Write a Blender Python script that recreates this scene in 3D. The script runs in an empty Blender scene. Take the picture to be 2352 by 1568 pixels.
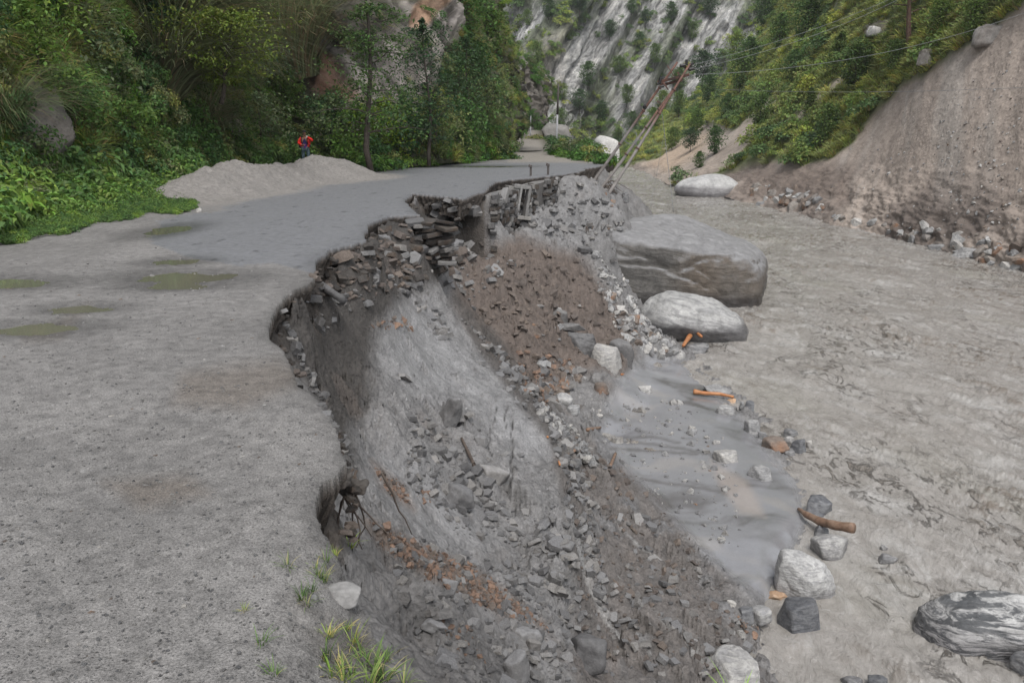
import bpy, bmesh, math, random
import numpy as np
from mathutils import Vector, Matrix, Euler

SC = bpy.context.scene
COL = SC.collection
# ------------------------------------------------------------------ camera, sky, sun, exposure
CAMZ = 1.7
PITCH = math.radians(14.5)
FOC = 28.0
FD = FOC / 36.0 * 2352.0            # focal length in pixels of a 2352 wide picture
cam_d = bpy.data.cameras.new('camera')
cam_d.lens = FOC; cam_d.sensor_width = 36.0
cam_d.clip_start = 0.05; cam_d.clip_end = 3000
cam = bpy.data.objects.new('camera', cam_d); COL.objects.link(cam)
cam.location = (0, 0, CAMZ); cam.rotation_euler = (math.radians(90) - PITCH, 0, 0)
SC.camera = cam

SUN_EL, SUN_AZ = math.radians(60), math.radians(172)     # azimuth measured from +Y towards +X
w = bpy.data.worlds.new('World'); SC.world = w; w.use_nodes = True
nt = w.node_tree; nt.nodes.clear()
sky = nt.nodes.new('ShaderNodeTexSky'); sky.sky_type = 'NISHITA'; sky.sun_disc = False
sky.sun_elevation = SUN_EL; sky.sun_rotation = SUN_AZ; sky.altitude = 1500
sky.air_density = 1.0; sky.dust_density = 3.0; sky.ozone_density = 1.0
hs = nt.nodes.new('ShaderNodeHueSaturation'); hs.inputs['Saturation'].default_value = 0.20
bg = nt.nodes.new('ShaderNodeBackground'); bg.inputs['Strength'].default_value = 0.15
wo = nt.nodes.new('ShaderNodeOutputWorld')
nt.links.new(sky.outputs[0], hs.inputs['Color']); nt.links.new(hs.outputs[0], bg.inputs['Color'])
nt.links.new(bg.outputs[0], wo.inputs['Surface'])
sl = bpy.data.lights.new('sun', 'SUN'); sl.energy = 1.6; sl.angle = math.radians(25); sl.color = (1.0, 0.97, 0.93)
so = bpy.data.objects.new('sun', sl); COL.objects.link(so)
sd = Vector((math.sin(SUN_AZ) * math.cos(SUN_EL), math.cos(SUN_AZ) * math.cos(SUN_EL), math.sin(SUN_EL)))
so.rotation_euler = sd.to_track_quat('Z', 'Y').to_euler()
vs = SC.view_settings
vs.view_transform = 'Standard'; vs.look = 'None'; vs.gamma = 1.0; vs.use_curve_mapping = False
vs.exposure = 0.86
SC.cycles.max_bounces = 6; SC.cycles.diffuse_bounces = 3; SC.cycles.transparent_max_bounces = 8

# ------------------------------------------------------------------ projection helpers (2352 x 1568 pixels)
CT, ST = math.cos(PITCH), math.sin(PITCH)
def ray(px, py):
    a = (np.asarray(px, float) - 1176) / FD; b = (784 - np.asarray(py, float)) / FD
    return a, b * ST + CT, b * CT - ST
def PZ(px, py, z):
    dx, dy, dz = ray(px, py); t = (z - CAMZ) / dz
    return np.array([dx * t, dy * t, z + 0 * t]).T
def PY(px, py, Y):
    dx, dy, dz = ray(px, py); t = Y / dy
    return np.array([dx * t, Y + 0 * t, CAMZ + dz * t]).T
def proj(P):
    P = np.asarray(P, float); x, y, z = P[..., 0], P[..., 1], P[..., 2] - CAMZ
    c = np.maximum(y * CT - z * ST, 0.01); u = y * ST + z * CT
    return 1176 + FD * x / c, 784 - FD * u / c

# ------------------------------------------------------------------ numpy noise
_rs = np.random.RandomState(7)
_perm = _rs.permutation(512).astype(np.int32); _perm = np.concatenate([_perm, _perm])
_grad = _rs.normal(size=(512, 3)).astype(np.float32); _grad /= np.linalg.norm(_grad, axis=1)[:, None]
def pnoise(x, y, z):
    x = np.asarray(x, np.float32); y = np.asarray(y, np.float32); z = np.asarray(z, np.float32) + np.zeros_like(x)
    xi = np.floor(x).astype(np.int32); yi = np.floor(y).astype(np.int32); zi = np.floor(z).astype(np.int32)
    xf, yf, zf = x - xi, y - yi, z - zi
    f = lambda t: t * t * t * (t * (t * 6 - 15) + 10)
    u, v, w_ = f(xf), f(yf), f(zf)
    def g(a, b, c):
        h = _perm[(_perm[(_perm[(xi + a) & 511] + yi + b) & 511] + zi + c) & 511]
        gr = _grad[h]
        return gr[..., 0] * (xf - a) + gr[..., 1] * (yf - b) + gr[..., 2] * (zf - c)
    L = lambda a, b, t: a + (b - a) * t
    return L(L(L(g(0,0,0), g(1,0,0), u), L(g(0,1,0), g(1,1,0), u), v),
             L(L(g(0,0,1), g(1,0,1), u), L(g(0,1,1), g(1,1,1), u), v), w_) * 1.6
def fbm(x, y, z=0.0, o=4, lac=2.03, gain=0.5, ridged=False):
    s = 0; a = 1.0; n = 0
    for i in range(o):
        v = pnoise(x, y, z + 17.3 * i)
        if ridged: v = 1 - 2 * np.abs(v)
        s = s + a * v; n += a; a *= gain; x = x * lac; y = y * lac; z = z * lac
    return s / n
def facets(X, Y, size, seed=0, tilt=0.5):
    """broken plates: every cell of a jittered lattice gets its own height and tilt"""
    gx = X / size; gy = Y / size; ix = np.floor(gx).astype(np.int32); iy = np.floor(gy).astype(np.int32)
    best = np.full(X.shape, 9e9, np.float32); out = np.zeros(X.shape, np.float32)
    for a in (-1, 0, 1):
        for b in (-1, 0, 1):
            cx, cy = ix + a, iy + b; h = _perm[(_perm[(cx + seed * 31) & 511] + cy) & 511]
            jx = (_perm[h] / 511.0); jy = (_perm[(h + 57) & 511] / 511.0); dx = gx - cx - jx; dy = (gy - cy - jy)
            d = dx * dx + dy * dy * 1.8; m = d < best; best = np.where(m, d, best)
            hh = _perm[(h + 131) & 511] / 511.0 - 0.5; tx = _perm[(h + 211) & 511] / 511.0 - 0.5; ty = _perm[(h + 311) & 511] / 511.0 - 0.5
            out = np.where(m, hh + tilt * (tx * dx + ty * dy) * 2, out)
    return out
def sst(a, b, t):
    t = np.clip((t - a) / (b - a), 0, 1); return t * t * (3 - 2 * t)
class RBF:
    def __init__(s, P, V, c=0.02, lam=0.0):
        s.P = np.asarray(P, float); s.c = c
        V = np.asarray(V, float)
        n = len(s.P)
        D = np.sqrt(((s.P[:, None] - s.P[None]) ** 2).sum(-1) + c * c)
        A = np.zeros((n + 3, n + 3)); A[:n, :n] = D - lam * np.eye(n)
        A[:n, n] = 1; A[:n, n + 1:] = s.P; A[n:, :n] = A[:n, n:].T
        b = np.zeros(n + 3); b[:n] = V
        s.w = np.linalg.solve(A, b)
    def __call__(s, u, v):
        u = np.asarray(u, np.float32); v = np.asarray(v, np.float32)
        n = len(s.P); out = (s.w[n] + s.w[n + 1] * u + s.w[n + 2] * v).astype(np.float32)
        for i in range(n):
            out += np.float32(s.w[i]) * np.sqrt((u - np.float32(s.P[i, 0])) ** 2 + (v - np.float32(s.P[i, 1])) ** 2 + np.float32(s.c ** 2))
        return out
def seg_dist(X, Y, poly):
    d = np.full(X.shape, 1e9, np.float32)
    for (ax, ay), (bx, by) in zip(poly[:-1], poly[1:]):
        ex, ey = bx - ax, by - ay; L = ex * ex + ey * ey + 1e-12
        t = np.clip(((X - ax) * ex + (Y - ay) * ey) / L, 0, 1)
        d = np.minimum(d, (X - ax - t * ex) ** 2 + (Y - ay - t * ey) ** 2)
    return np.sqrt(d)
def inside(X, Y, poly):
    r = np.zeros(X.shape, bool); n = len(poly)
    for i in range(n):
        ax, ay = poly[i]; bx, by = poly[(i + 1) % n]
        if ay == by: continue
        c = ((ay > Y) != (by > Y)) & (X < (bx - ax) * (Y - ay) / (by - ay) + ax)
        r ^= c
    return r
def pmask(px, py, poly, feather):
    """soft mask of a traced patch: 1 inside, falling to 0 over `feather` outside"""
    ins = inside(px, py, poly); d = seg_dist(px, py, list(poly) + [poly[0]])
    return np.clip(0.5 + np.where(ins, d, -d) / feather, 0, 1).astype(np.float32)
def mixc(C, c, m):
    return C * (1 - m[..., None]) + np.asarray(c, np.float32) * m[..., None]

# ------------------------------------------------------------------ mesh helpers
def add_attr(me, name, arr, kind='FLOAT_COLOR'):
    at = me.attributes.new(name, kind, 'POINT')
    if kind == 'FLOAT_COLOR':
        a4 = np.ones((len(me.vertices), 4), np.float32); a4[:, :3] = arr.reshape(-1, 3)
        at.data.foreach_set('color', a4.ravel())
    elif kind == 'FLOAT': at.data.foreach_set('value', arr.astype(np.float32).ravel())
    elif kind == 'INT': at.data.foreach_set('value', arr.astype(np.int32).ravel())
    elif kind == 'FLOAT_VECTOR': at.data.foreach_set('vector', arr.astype(np.float32).ravel())
def raw_mesh(name, V, F, smooth=True):
    me = bpy.data.meshes.new(name)
    V = np.asarray(V, np.float32).reshape(-1, 3); F = np.asarray(F, np.int32)
    k = F.shape[1]
    me.vertices.add(len(V)); me.vertices.foreach_set('co', V.ravel())
    me.loops.add(F.size); me.loops.foreach_set('vertex_index', F.ravel())
    me.polygons.add(len(F)); me.polygons.foreach_set('loop_start', np.arange(0, F.size, k, dtype=np.int32))
    me.polygons.foreach_set('use_smooth', np.full(len(F), smooth, bool))
    me.update(calc_edges=True)
    return me
def grid_faces(nr, nc, keep=None):
    i = np.arange(nr * nc).reshape(nr, nc)
    F = np.stack([i[:-1, :-1], i[:-1, 1:], i[1:, 1:], i[1:, :-1]], -1)
    F = F.reshape(-1, 4) if keep is None else F[keep]
    return F
def compact(V, F, *attrs):
    used = np.zeros(len(V), bool); used[F.ravel()] = True
    idx = np.cumsum(used) - 1
    return (V[used], idx[F].astype(np.int32)) + tuple(a[used] for a in attrs)
def tag(o, label=None, cat=None, group=None, kind=None):
    if label: o['label'] = label
    if cat: o['category'] = cat
    if group: o['group'] = group
    if kind: o['kind'] = kind
    return o
def link(name, me, mat=None, parent=None):
    o = bpy.data.objects.new(name, me); COL.objects.link(o)
    if mat is not None and me is not None and len(me.materials) == 0: me.materials.append(mat)
    if parent is not None: o.parent = parent
    return o
def empty(name, loc, rz=0):
    o = bpy.data.objects.new(name, None); COL.objects.link(o); o.empty_display_size = 0.1
    o.location = loc; o.rotation_euler = (0, 0, rz); return o

# ------------------------------------------------------------------ materials
class NT:
    def __init__(s, name):
        s.m = bpy.data.materials.new(name); s.m.use_nodes = True
        s.t = s.m.node_tree; s.b = s.t.nodes['Principled BSDF']; s.out = s.t.nodes['Material Output']
    def n(s, typ, **kw):
        x = s.t.nodes.new(typ)
        for k, v in kw.items():
            if k in x.inputs.keys(): x.inputs[k].default_value = v
            else: setattr(x, k, v)
        return x
    def l(s, a, b): s.t.links.new(a, b)
    def noise(s, vec, scale, detail=6, rough=0.6, dist=0.0):
        x = s.n('ShaderNodeTexNoise'); x.inputs['Scale'].default_value = scale; x.inputs['Detail'].default_value = detail
        x.inputs['Roughness'].default_value = rough; x.inputs['Distortion'].default_value = dist
        if vec is not None: s.l(vec, x.inputs['Vector'])
        return x.outputs['Fac']
    def ramp(s, fac, stops, interp='LINEAR'):
        x = s.n('ShaderNodeValToRGB'); x.color_ramp.interpolation = interp; e = x.color_ramp.elements
        for i, (p, c) in enumerate(stops):
            el = e[i] if i < 2 else e.new(p)
            el.position = p; el.color = (*c, 1) if not isinstance(c, (int, float)) else (c, c, c, 1)
        s.l(fac, x.inputs['Fac']); return x.outputs['Color']
    def mul(s, a, b, f=1.0): return s.mix(a, b, f, 'MULTIPLY')
    def mix(s, a, b, f=0.5, bt='MIX'):
        x = s.n('ShaderNodeMix', data_type='RGBA', blend_type=bt)
        for v, i in ((f, 0), (a, 6), (b, 7)):
            if isinstance(v, bpy.types.NodeSocket): s.l(v, x.inputs[i])
            elif isinstance(v, tuple): x.inputs[i].default_value = (*v, 1)
            else: x.inputs[i].default_value = v
        return x.outputs[2]
    def math(s, op, a, b=0.0, clamp=False):
        x = s.n('ShaderNodeMath', operation=op); x.use_clamp = clamp
        for v, i in ((a, 0), (b, 1)):
            if isinstance(v, bpy.types.NodeSocket): s.l(v, x.inputs[i])
            else: x.inputs[i].default_value = v
        return x.outputs[0]
    def bump(s, h, dist, strength=1.0, normal=None):
        x = s.n('ShaderNodeBump'); x.inputs['Strength'].default_value = strength; x.inputs['Distance'].default_value = dist
        s.l(h, x.inputs['Height'])
        if normal is not None: s.l(normal, x.inputs['Normal'])
        return x.outputs[0]
    def obj(s): return s.n('ShaderNodeTexCoord').outputs['Object']
    def pos(s): return s.n('ShaderNodeNewGeometry').outputs['Position']
    def attr(s, name):
        x = s.n('ShaderNodeAttribute'); x.attribute_name = name; return x
    def rnd(s): return s.n('ShaderNodeObjectInfo').outputs['Random']

def mat_ground(name, fine=60.0, coarse=6.0, bumpd=0.02, rough_attr=True, grit=0.5, spec=0.35, patch=None, speck=None):
    m = NT(name); p = m.pos()
    base = m.attr('Col').outputs['Color']
    n1 = m.noise(p, coarse, 8, 0.65); n2 = m.noise(p, fine, 5, 0.7)
    c = m.mul(base, m.ramp(n1, [(0.28, 0.62), (0.5, 1.0), (0.72, 1.3)]), 1.0)
    c = m.mul(c, m.ramp(n2, [(0.3, 1 - grit), (0.5, 1.0), (0.7, 1 + grit * 0.8)]), 1.0)
    if speck:
        v = m.n('ShaderNodeTexVoronoi', feature='F1'); v.inputs['Scale'].default_value = speck; m.l(p, v.inputs['Vector'])
        sel = m.ramp(v.outputs['Color'], [(0.0, 0.72), (0.35, 0.92), (0.75, 1.05), (1.0, 1.7)])
        d = m.ramp(v.outputs['Distance'], [(0.20, 1), (0.42, 0)])
        c = m.mix(c, m.mul(c, sel, 1.0), d)
    c = m.mix(base, c, m.math('ADD', m.math('MULTIPLY', m.attr('Bmp').outputs['Fac'], 0.9), 0.12, True))
    m.l(c, m.b.inputs['Base Color'])
    if rough_attr: m.l(m.attr('Rgh').outputs['Fac'], m.b.inputs['Roughness'])
    else: m.b.inputs['Roughness'].default_value = 0.9
    m.b.inputs['Specular IOR Level'].default_value = spec
    h = m.math('ADD', m.math('MULTIPLY', n1, 1.2), m.math('MULTIPLY', n2, 0.35))
    h = m.math('MULTIPLY', h, m.attr('Bmp').outputs['Fac'])
    nn = m.bump(h, bumpd)
    if speck:
        hh = m.math('MULTIPLY', m.math('SUBTRACT', 0.5, v.outputs['Distance'], True), m.attr('Bmp').outputs['Fac'])
        nn = m.bump(hh, 0.4 / speck, 1.0, nn)
    m.l(nn, m.b.inputs['Normal'])
    return m.m

def mat_rock(name, c1, c2, band=None, bandamt=0.0, scale=2.0, rough=0.8, bumpd=0.03, stretch=(1, 1, 1), spec=0.3, stain=None, wetline=None, mud=None, bstretch=(0.6, 1.0, 3.2)):
    """layered rock: two tones, foliation bands, stains; wetline darkens what the water has wetted below a height"""
    m = NT(name); o = m.obj()
    mp = m.n('ShaderNodeMapping'); mp.inputs['Scale'].default_value = stretch; m.l(o, mp.inputs['Vector']); v = mp.outputs[0]
    n1 = m.noise(v, scale, 8, 0.65, 0.6); n2 = m.noise(v, scale * 9, 5, 0.7); n3 = m.noise(o, scale * 0.5, 3, 0.5)
    c = m.mix(c1, c2, m.ramp(n1, [(0.35, 0.0), (0.65, 1.0)]))
    if band:
        wv = m.n('ShaderNodeTexNoise'); wv.inputs['Scale'].default_value = scale * 3.6; wv.inputs['Detail'].default_value = 9; wv.inputs['Roughness'].default_value = 0.72
        mp2 = m.n('ShaderNodeMapping'); mp2.inputs['Scale'].default_value = bstretch; mp2.inputs['Rotation'].default_value = (0.5, 0.45, 0.2); wv.inputs['Distortion'].default_value = 1.1
        m.l(v, mp2.inputs['Vector']); m.l(mp2.outputs[0], wv.inputs['Vector'])
        bf = m.ramp(wv.outputs['Fac'], [(0.47, 0.0), (0.56, 1.0)])
        c = m.mix(c, band, m.math('MULTIPLY', bf, bandamt)); bh = wv.outputs['Fac']
    if stain: c = m.mix(c, stain, m.ramp(n3, [(0.52, 0.0), (0.68, 0.75)]))
    if mud:
        sepn = m.n('ShaderNodeSeparateXYZ'); m.l(m.n('ShaderNodeNewGeometry').outputs['Normal'], sepn.inputs[0])
        fm = m.math('ADD', sepn.outputs['Z'], m.math('MULTIPLY', m.math('SUBTRACT', n1, 0.5), 1.6))
        c = m.mix(c, mud, m.ramp(fm, [(0.25, 0.0), (0.75, 1.0)]))
    c = m.mul(c, m.ramp(n2, [(0.3, 0.7), (0.7, 1.25)]), 1.0)
    rv = m.ramp(m.rnd(), [(0.0, (0.72, 0.72, 0.73)), (0.5, (1, 1, 1)), (1.0, (1.22, 1.18, 1.12))])
    c = m.mul(c, rv, 1.0)
    r = m.b.inputs['Roughness']; r.default_value = rough
    if wetline is not None:
        sp = m.n('ShaderNodeSeparateXYZ'); m.l(m.pos(), sp.inputs[0])
        hgt = m.math('ADD', sp.outputs['Z'], m.math('MULTIPLY', m.math('SUBTRACT', n1, 0.5), 0.7))
        wf = m.ramp(m.math('SUBTRACT', hgt, wetline - 0.0), [(0.0, 1.0), (0.35, 0.0)])
        c = m.mix(c, m.mul(c, (0.40, 0.39, 0.40), 1.0), wf)
        m.l(m.math('SUBTRACT', rough, m.math('MULTIPLY', wf, 0.4)), r)
    m.l(c, m.b.inputs['Base Color']); m.b.inputs['Specular IOR Level'].default_value = spec
    h = m.math('ADD', m.math('MULTIPLY', n1, 1.4), m.math('MULTIPLY', n2, 0.4))
    if band: h = m.math('ADD', h, m.math('MULTIPLY', bh, 0.7))
    m.l(m.bump(h, bumpd), m.b.inputs['Normal'])
    return m.m

def mat_leaf(name, rough=0.55, transl=0.35, tint=(1, 1, 1)):
    m = NT(name)
    c = m.attr('Col').outputs['Color']
    c = m.mul(c, m.ramp(m.rnd(), [(0.0, (0.95, 1.0, 0.95)), (0.5, (1.45, 1.45, 1.35)), (1.0, (2.2, 1.95, 1.15))]), 1.0)
    c = m.mul(c, tint, 1.0)
    m.l(c, m.b.inputs['Base Color']); m.b.inputs['Roughness'].default_value = rough; m.b.inputs['Specular IOR Level'].default_value = 0.25
    tr = m.n('ShaderNodeBsdfTranslucent'); m.l(c, tr.inputs['Color'])
    mx = m.n('ShaderNodeMixShader'); mx.inputs[0].default_value = transl
    m.l(m.b.outputs[0], mx.inputs[1]); m.l(tr.outputs[0], mx.inputs[2]); m.l(mx.outputs[0], m.out.inputs['Surface'])
    return m.m
def mat_plain(name, col, rough=0.7, metal=0.0, noise=0.25, scale=12, bumpd=0.004, spec=0.4, col2=None):
    m = NT(name); o = m.obj(); n = m.noise(o, scale, 6, 0.65)
    c = m.mul(tuple(col), m.ramp(n, [(0.3, 1 - noise), (0.7, 1 + noise)]), 1.0)
    if col2: c = m.mix(c, tuple(col2), m.ramp(m.noise(o, scale * 0.35, 4, 0.6), [(0.45, 0), (0.6, 1)]))
    m.l(c, m.b.inputs['Base Color']); m.b.inputs['Roughness'].default_value = rough; m.b.inputs['Metallic'].default_value = metal
    m.b.inputs['Specular IOR Level'].default_value = spec
    m.l(m.bump(n, bumpd), m.b.inputs['Normal'])
    return m.m
# ================================================================== THE EDGE OF THE ROAD (plan, metres)
rim_px = [(1010,1640),(985,1568),(925,1470),(880,1400),(850,1340),(838,1290),(800,1250),(742,1192),(722,1150),(730,1104),(775,1078),
 (794,1050),(772,1003),(766,950),(722,905),(686,880),(690,850),(655,795),(622,770),(636,715),(660,672),(720,642),(727,600),(762,574),
 (845,552),(853,512),(900,496),(972,492),(938,462),(955,445),(1060,455),(1118,440),(1142,416),(1205,410),(1268,402),(1325,394),(1352,386),(1392,380)]
rim_w = [tuple(PZ(x, y, 0.0)[:2]) for x, y in rim_px]
rim_w = [(-0.1, 1.0)] + rim_w + [(7.2, 56), (9.5, 74), (9.0, 96), (8.0, 135)]
road_poly = rim_w + [(-60, 135), (-60, 1.0)]
RIM = np.array(rim_w)

def warp(X, Y):
    s = 0.03 + 0.011 * Y
    s = np.minimum(s, 0.45)
    a = fbm(X / s * 0.16, Y / s * 0.16, 3.0, 4, gain=0.65); b = fbm(X / s * 0.16, Y / s * 0.16, 9.0, 4, gain=0.65)
    return X + a * s * 1.5, Y + b * s * 1.5
def rim_sd(X, Y, wp=True):
    Xw, Yw = warp(X, Y) if wp else (X, Y)
    d = seg_dist(Xw, Yw, rim_w)
    return np.where(inside(Xw, Yw, road_poly), d, -d).astype(np.float32)

# ------------------------------------------------------------------ road height
def bumpg(X, Y, cx, cy, rx, ry, h, p=1.0):
    r2 = ((X - cx) / rx) ** 2 + ((Y - cy) / ry) ** 2
    return h * np.exp(-r2 ** p)
def road_base(X, Y):
    z = 0.02 * fbm(X * 0.6, Y * 0.6, 1.0, 3)
    z = z + 0.56 * 3.0 * (np.clip(Y - 72, 0, 42) / 30.0) ** 1.3 * sst(7.0, 3.4, X)
    return z
road_c = [tuple(PY(*q)) for q in [(1190,300,112),(1215,302,112),(1155,325,98),(1200,330,98),(1160,346,82),(1220,346,82)]]
def road_h(X, Y, fine=True):
    z = road_base(X, Y)
    n = fbm(X * 0.8, Y * 0.8, 5.0, 4)
    # heaps of sand pushed to the side
    for (px, py, yy, wx, wy, h) in PILES:
        c = PY(px, py, yy)
        r = np.sqrt(((X - c[0]) / wx) ** 2 + ((Y - yy) / wy) ** 2)
        nb_ = fbm(X * 2.0, Y * 1.2, 31.0, 4, gain=0.6, ridged=True); z = z + h * np.clip(1 - r * (1 + 0.22 * n), 0, 1) ** 1.15 * (1 + 0.28 * nb_)
    # potholes
    for (px, py, rx, ry, dep) in HOLES:
        c = PZ(px, py, 0.0)
        r = ((X - c[0] + 0.55 * rx * fbm(X * 2.2, Y * 1.2, 14.0, 4, gain=0.65)) / rx) ** 2 + ((Y - c[1] + 0.9 * ry * fbm(X * 2.2, Y * 1.2, 19.0, 4, gain=0.65)) / ry) ** 2
        z = z - dep * np.exp(-r ** 1.5) * 1.0
    if fine:
        amp = np.where(Y < 16, 1.0, 0.5)
        z = z + 0.010 * fbm(X * 5, Y * 5, 2.0, 4, gain=0.6) * amp + 0.007 * fbm(X * 22, Y * 22, 4.0, 3) * np.where(Y < 11, 1, 0.3)
        z = z + 0.02 * np.clip(fbm(X * 2.2, Y * 2.2, 8.0, 4, gain=0.6), 0, 1)
    return z
PILES = [(545,440,26,2.2,4.8,0.62),(610,432,28,1.8,3.6,0.30),(475,455,23.5,1.9,3.6,0.30),(722,418,33,2.5,5.0,0.66),(795,412,34,2.2,3.6,0.28),(650,425,31,2.2,3.8,0.18),(410,462,22,1.9,3.0,0.22)]
HOLES = [(425,635,0.62,0.40,0.05),(395,655,0.45,0.25,0.04),(378,530,0.35,0.9,0.035),(400,600,0.35,0.3,0.03),(75,752,0.42,0.26,0.05),(185,708,0.35,0.2,0.035),
         (0,650,0.7,0.35,0.04),(1120,382,1.7,1.2,0.05),(1200,352,1.6,2.5,0.05)]

# ------------------------------------------------------------------ bank height: control points (pixel, pixel, distance) -> plan + height
cp = [ # dark scarp under the far rim and the bowl
 (668,700,9.0),(700,720,9.0),(700,800,8.6),(700,865,8.0),(740,650,11.0),(760,700,11.2),(760,770,10.7),(760,850,10.0),(765,925,9.2),
 (800,620,12.3),(810,700,12.0),(820,790,11.4),(830,900,10.3),(810,1040,8.2),(835,1120,7.2),(840,1200,6.2),(860,1290,5.3),(905,1400,4.5),(960,1490,4.0),(1030,1568,3.8),
 (870,560,13.6),(880,620,13.6),(900,680,13.4),(940,540,16.6),(940,600,16.3),(960,640,15.8),(985,530,17.6),(985,590,17.4),(1000,650,17.0),
 # grey mud apron
 (900,760,12.6),(960,800,13.2),(900,850,11.6),(900,1000,9.6),(860,1100,7.9),(950,1200,8.0),(1000,1000,10.8),(1050,900,12.8),(1000,740,15.2),(1060,1080,10.2),(1120,980,12.0),
 (1000,1300,7.2),(1000,1400,6.3),(1000,1500,5.5),(1100,1300,8.4),(1100,1450,7.1),(1100,1560,6.1),(1150,1150,10.1),(1200,1060,11.6),(1180,1250,9.3),(1230,1400,8.2),(1200,1560,6.8),
 # lip of the apron
 (1012,690,17.0),(1060,740,16.4),(1110,800,15.6),(1180,880,14.2),(1248,968,12.7),(1290,1080,11.4),(1308,1180,10.4),(1325,1300,9.2),(1300,1450,8.0),(1270,1568,7.0),
 # gully on the far side of the lip
 (1050,700,19.8),(1120,780,19.0),(1190,860,17.6),(1260,950,15.6),(1310,1060,13.4),(1330,1170,11.9),(1350,1290,10.6),(1345,1420,9.3),(1335,1540,8.2),
 # brown face between wall and rock pile
 (1095,600,22.5),(1100,650,21.5),(1160,620,23.6),(1170,720,21.4),(1230,700,22.8),(1240,800,20.6),(1200,560,26.2),(1250,600,25.8),(1300,640,25.6),(1330,730,24.4),(1290,790,22.2),(1360,800,23.4),(1300,860,21.2),(1250,900,19.6),
 # terrace below the wall
 (1130,545,26.0),(1200,525,27.6),(1250,500,29.2),(1260,540,28.4),(1310,560,28.8),(1215,500,28.8),(1290,470,32),(1330,500,32),(1290,425,36),(1340,425,38.5),(1360,460,36),(1420,500,38.5),(1450,530,36.5),(1400,545,35),(1420,450,42),(1360,425,41),(1400,440,42),(1390,400,47),
 # stony flank down to the pale boulder
 (1350,585,29.4),(1400,640,28.6),(1440,700,27.6),(1480,760,26.4),(1530,800,25.6),(1400,720,25.6),(1440,790,24.6),(1380,560,30.8),(1450,800,24.9),
 # mud flat
 (1400,880,20.9),(1350,960,18.2),
 # low brown apron
 (1400,1090,14.4),(1380,1150,12.9),(1470,1200,12.9),(1420,1280,11.3),(1520,1300,11.5),(1450,1400,9.9),(1600,1400,10.5),(1500,1500,9.1),(1620,1500,9.5),(1400,1550,8.4),(1560,1568,8.7),(1680,1560,9.2),
]
P = [tuple(PY(*c)) for c in cp]
for (x, y) in [(1480,835),(1430,930),(1370,1000),(1450,1100),(1540,1180),(1640,1290),(1735,1383),(1500,1000),(1600,1100),(1650,1200),(1580,950),(1700,1320),(1480,900),(1540,1000),(1440,980),(1520,880),(1450,1040),(1600,1180),(1540,1100),(1700,1150),(1780,1180),(1650,1060)]:
    P.append(tuple(PZ(x, y, -5.40)))
_sh = np.array([(1545,820),(1560,835),(1610,880),(1690,950),(1770,1040),(1830,1120),(1848,1200),(1800,1300),(1755,1385),(1735,1440),(1725,1480),(1780,1568),(1800,1680)], float)
_ks = np.linspace(0, len(_sh) - 1, 30); _i = np.clip(_ks.astype(int), 0, len(_sh) - 2); _q = _sh[_i] + (_sh[_i + 1] - _sh[_i]) * (_ks - _i)[:, None]
for (x, y) in _q:
    P.append(tuple(PZ(x - 22, y + 8, -5.47))); P.append(tuple(PZ(x + 26, y - 10, -5.74)))
for (x, y) in [(1640,820),(1760,930),(1860,1050),(1920,1150),(1920,1250),(1880,1350),(1850,1450),(1880,1568),(1900,1700),(2200,1000),(2350,1500),(1900,800),(1700,740),(2300,760)]:
    P.append(tuple(PZ(x, y, -6.5)))
for (X, Y, z) in [(3.6,29.6,-4.7),(3.35,31,-4.4),(3.3,33,-4.3),(3.7,35,-3.9),(4.4,33,-5),(5.5,30,-6),(6.5,34,-6),(6.2,38,-6),(8,42,-6.2),(8.4,50,-6),(10,60,-6),(6.3,43,-3.2),(12,30,-6.5),(20,40,-6.5),(6.6,48,-2.5),(8,56,-2),(1.0,1.0,-1.6),(2.5,2.0,-3.6),(5,3,-5.2),(8,4,-6.2)]:
    P.append((X, Y, z))
# beneath the road, behind the rim
for i in range(2, len(rim_w) - 4, 2):
    a = RIM[i]; b = RIM[min(i + 1, len(RIM) - 1)]; t = b - a; t /= np.linalg.norm(t); nrm = np.array([-t[1], t[0]])
    q = a + nrm * 0.10 * (1 + a[1] * 0.05)
    P.append((q[0], q[1], -0.42)); q = a + nrm * (0.8 + a[1] * 0.05); P.append((q[0], q[1], -0.55))
wS, wE = PZ(1120, 441, 0.0)[:2], PZ(1272, 402, 0.0)[:2]; wt = (wE - wS) / np.linalg.norm(wE - wS); wn = np.array([wt[1], -wt[0]])
for f in np.linspace(0.0, 0.97, 8):
    q = wS + (wE - wS) * f
    P.append((*(q + wn * 0.25), -1.85 + 0.75 * f)); P.append((*(q - wn * 0.25), -1.9 + 0.75 * f))
# hidden near side of the bowl
for (X, Y, z) in [(-1.75,6.6,-1.0),(-1.35,5.4,-1.25),(-1.0,4.9,-1.3),(-0.35,4.0,-1.15),(-0.1,3.4,-1.0),(-0.55,4.4,-0.9)]: P.append((X, Y, z))
P = np.array(P)
bank_rbf = RBF(np.stack([P[:, 0] / P[:, 1], np.log(P[:, 1])], 1), P[:, 2], c=0.012)

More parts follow.
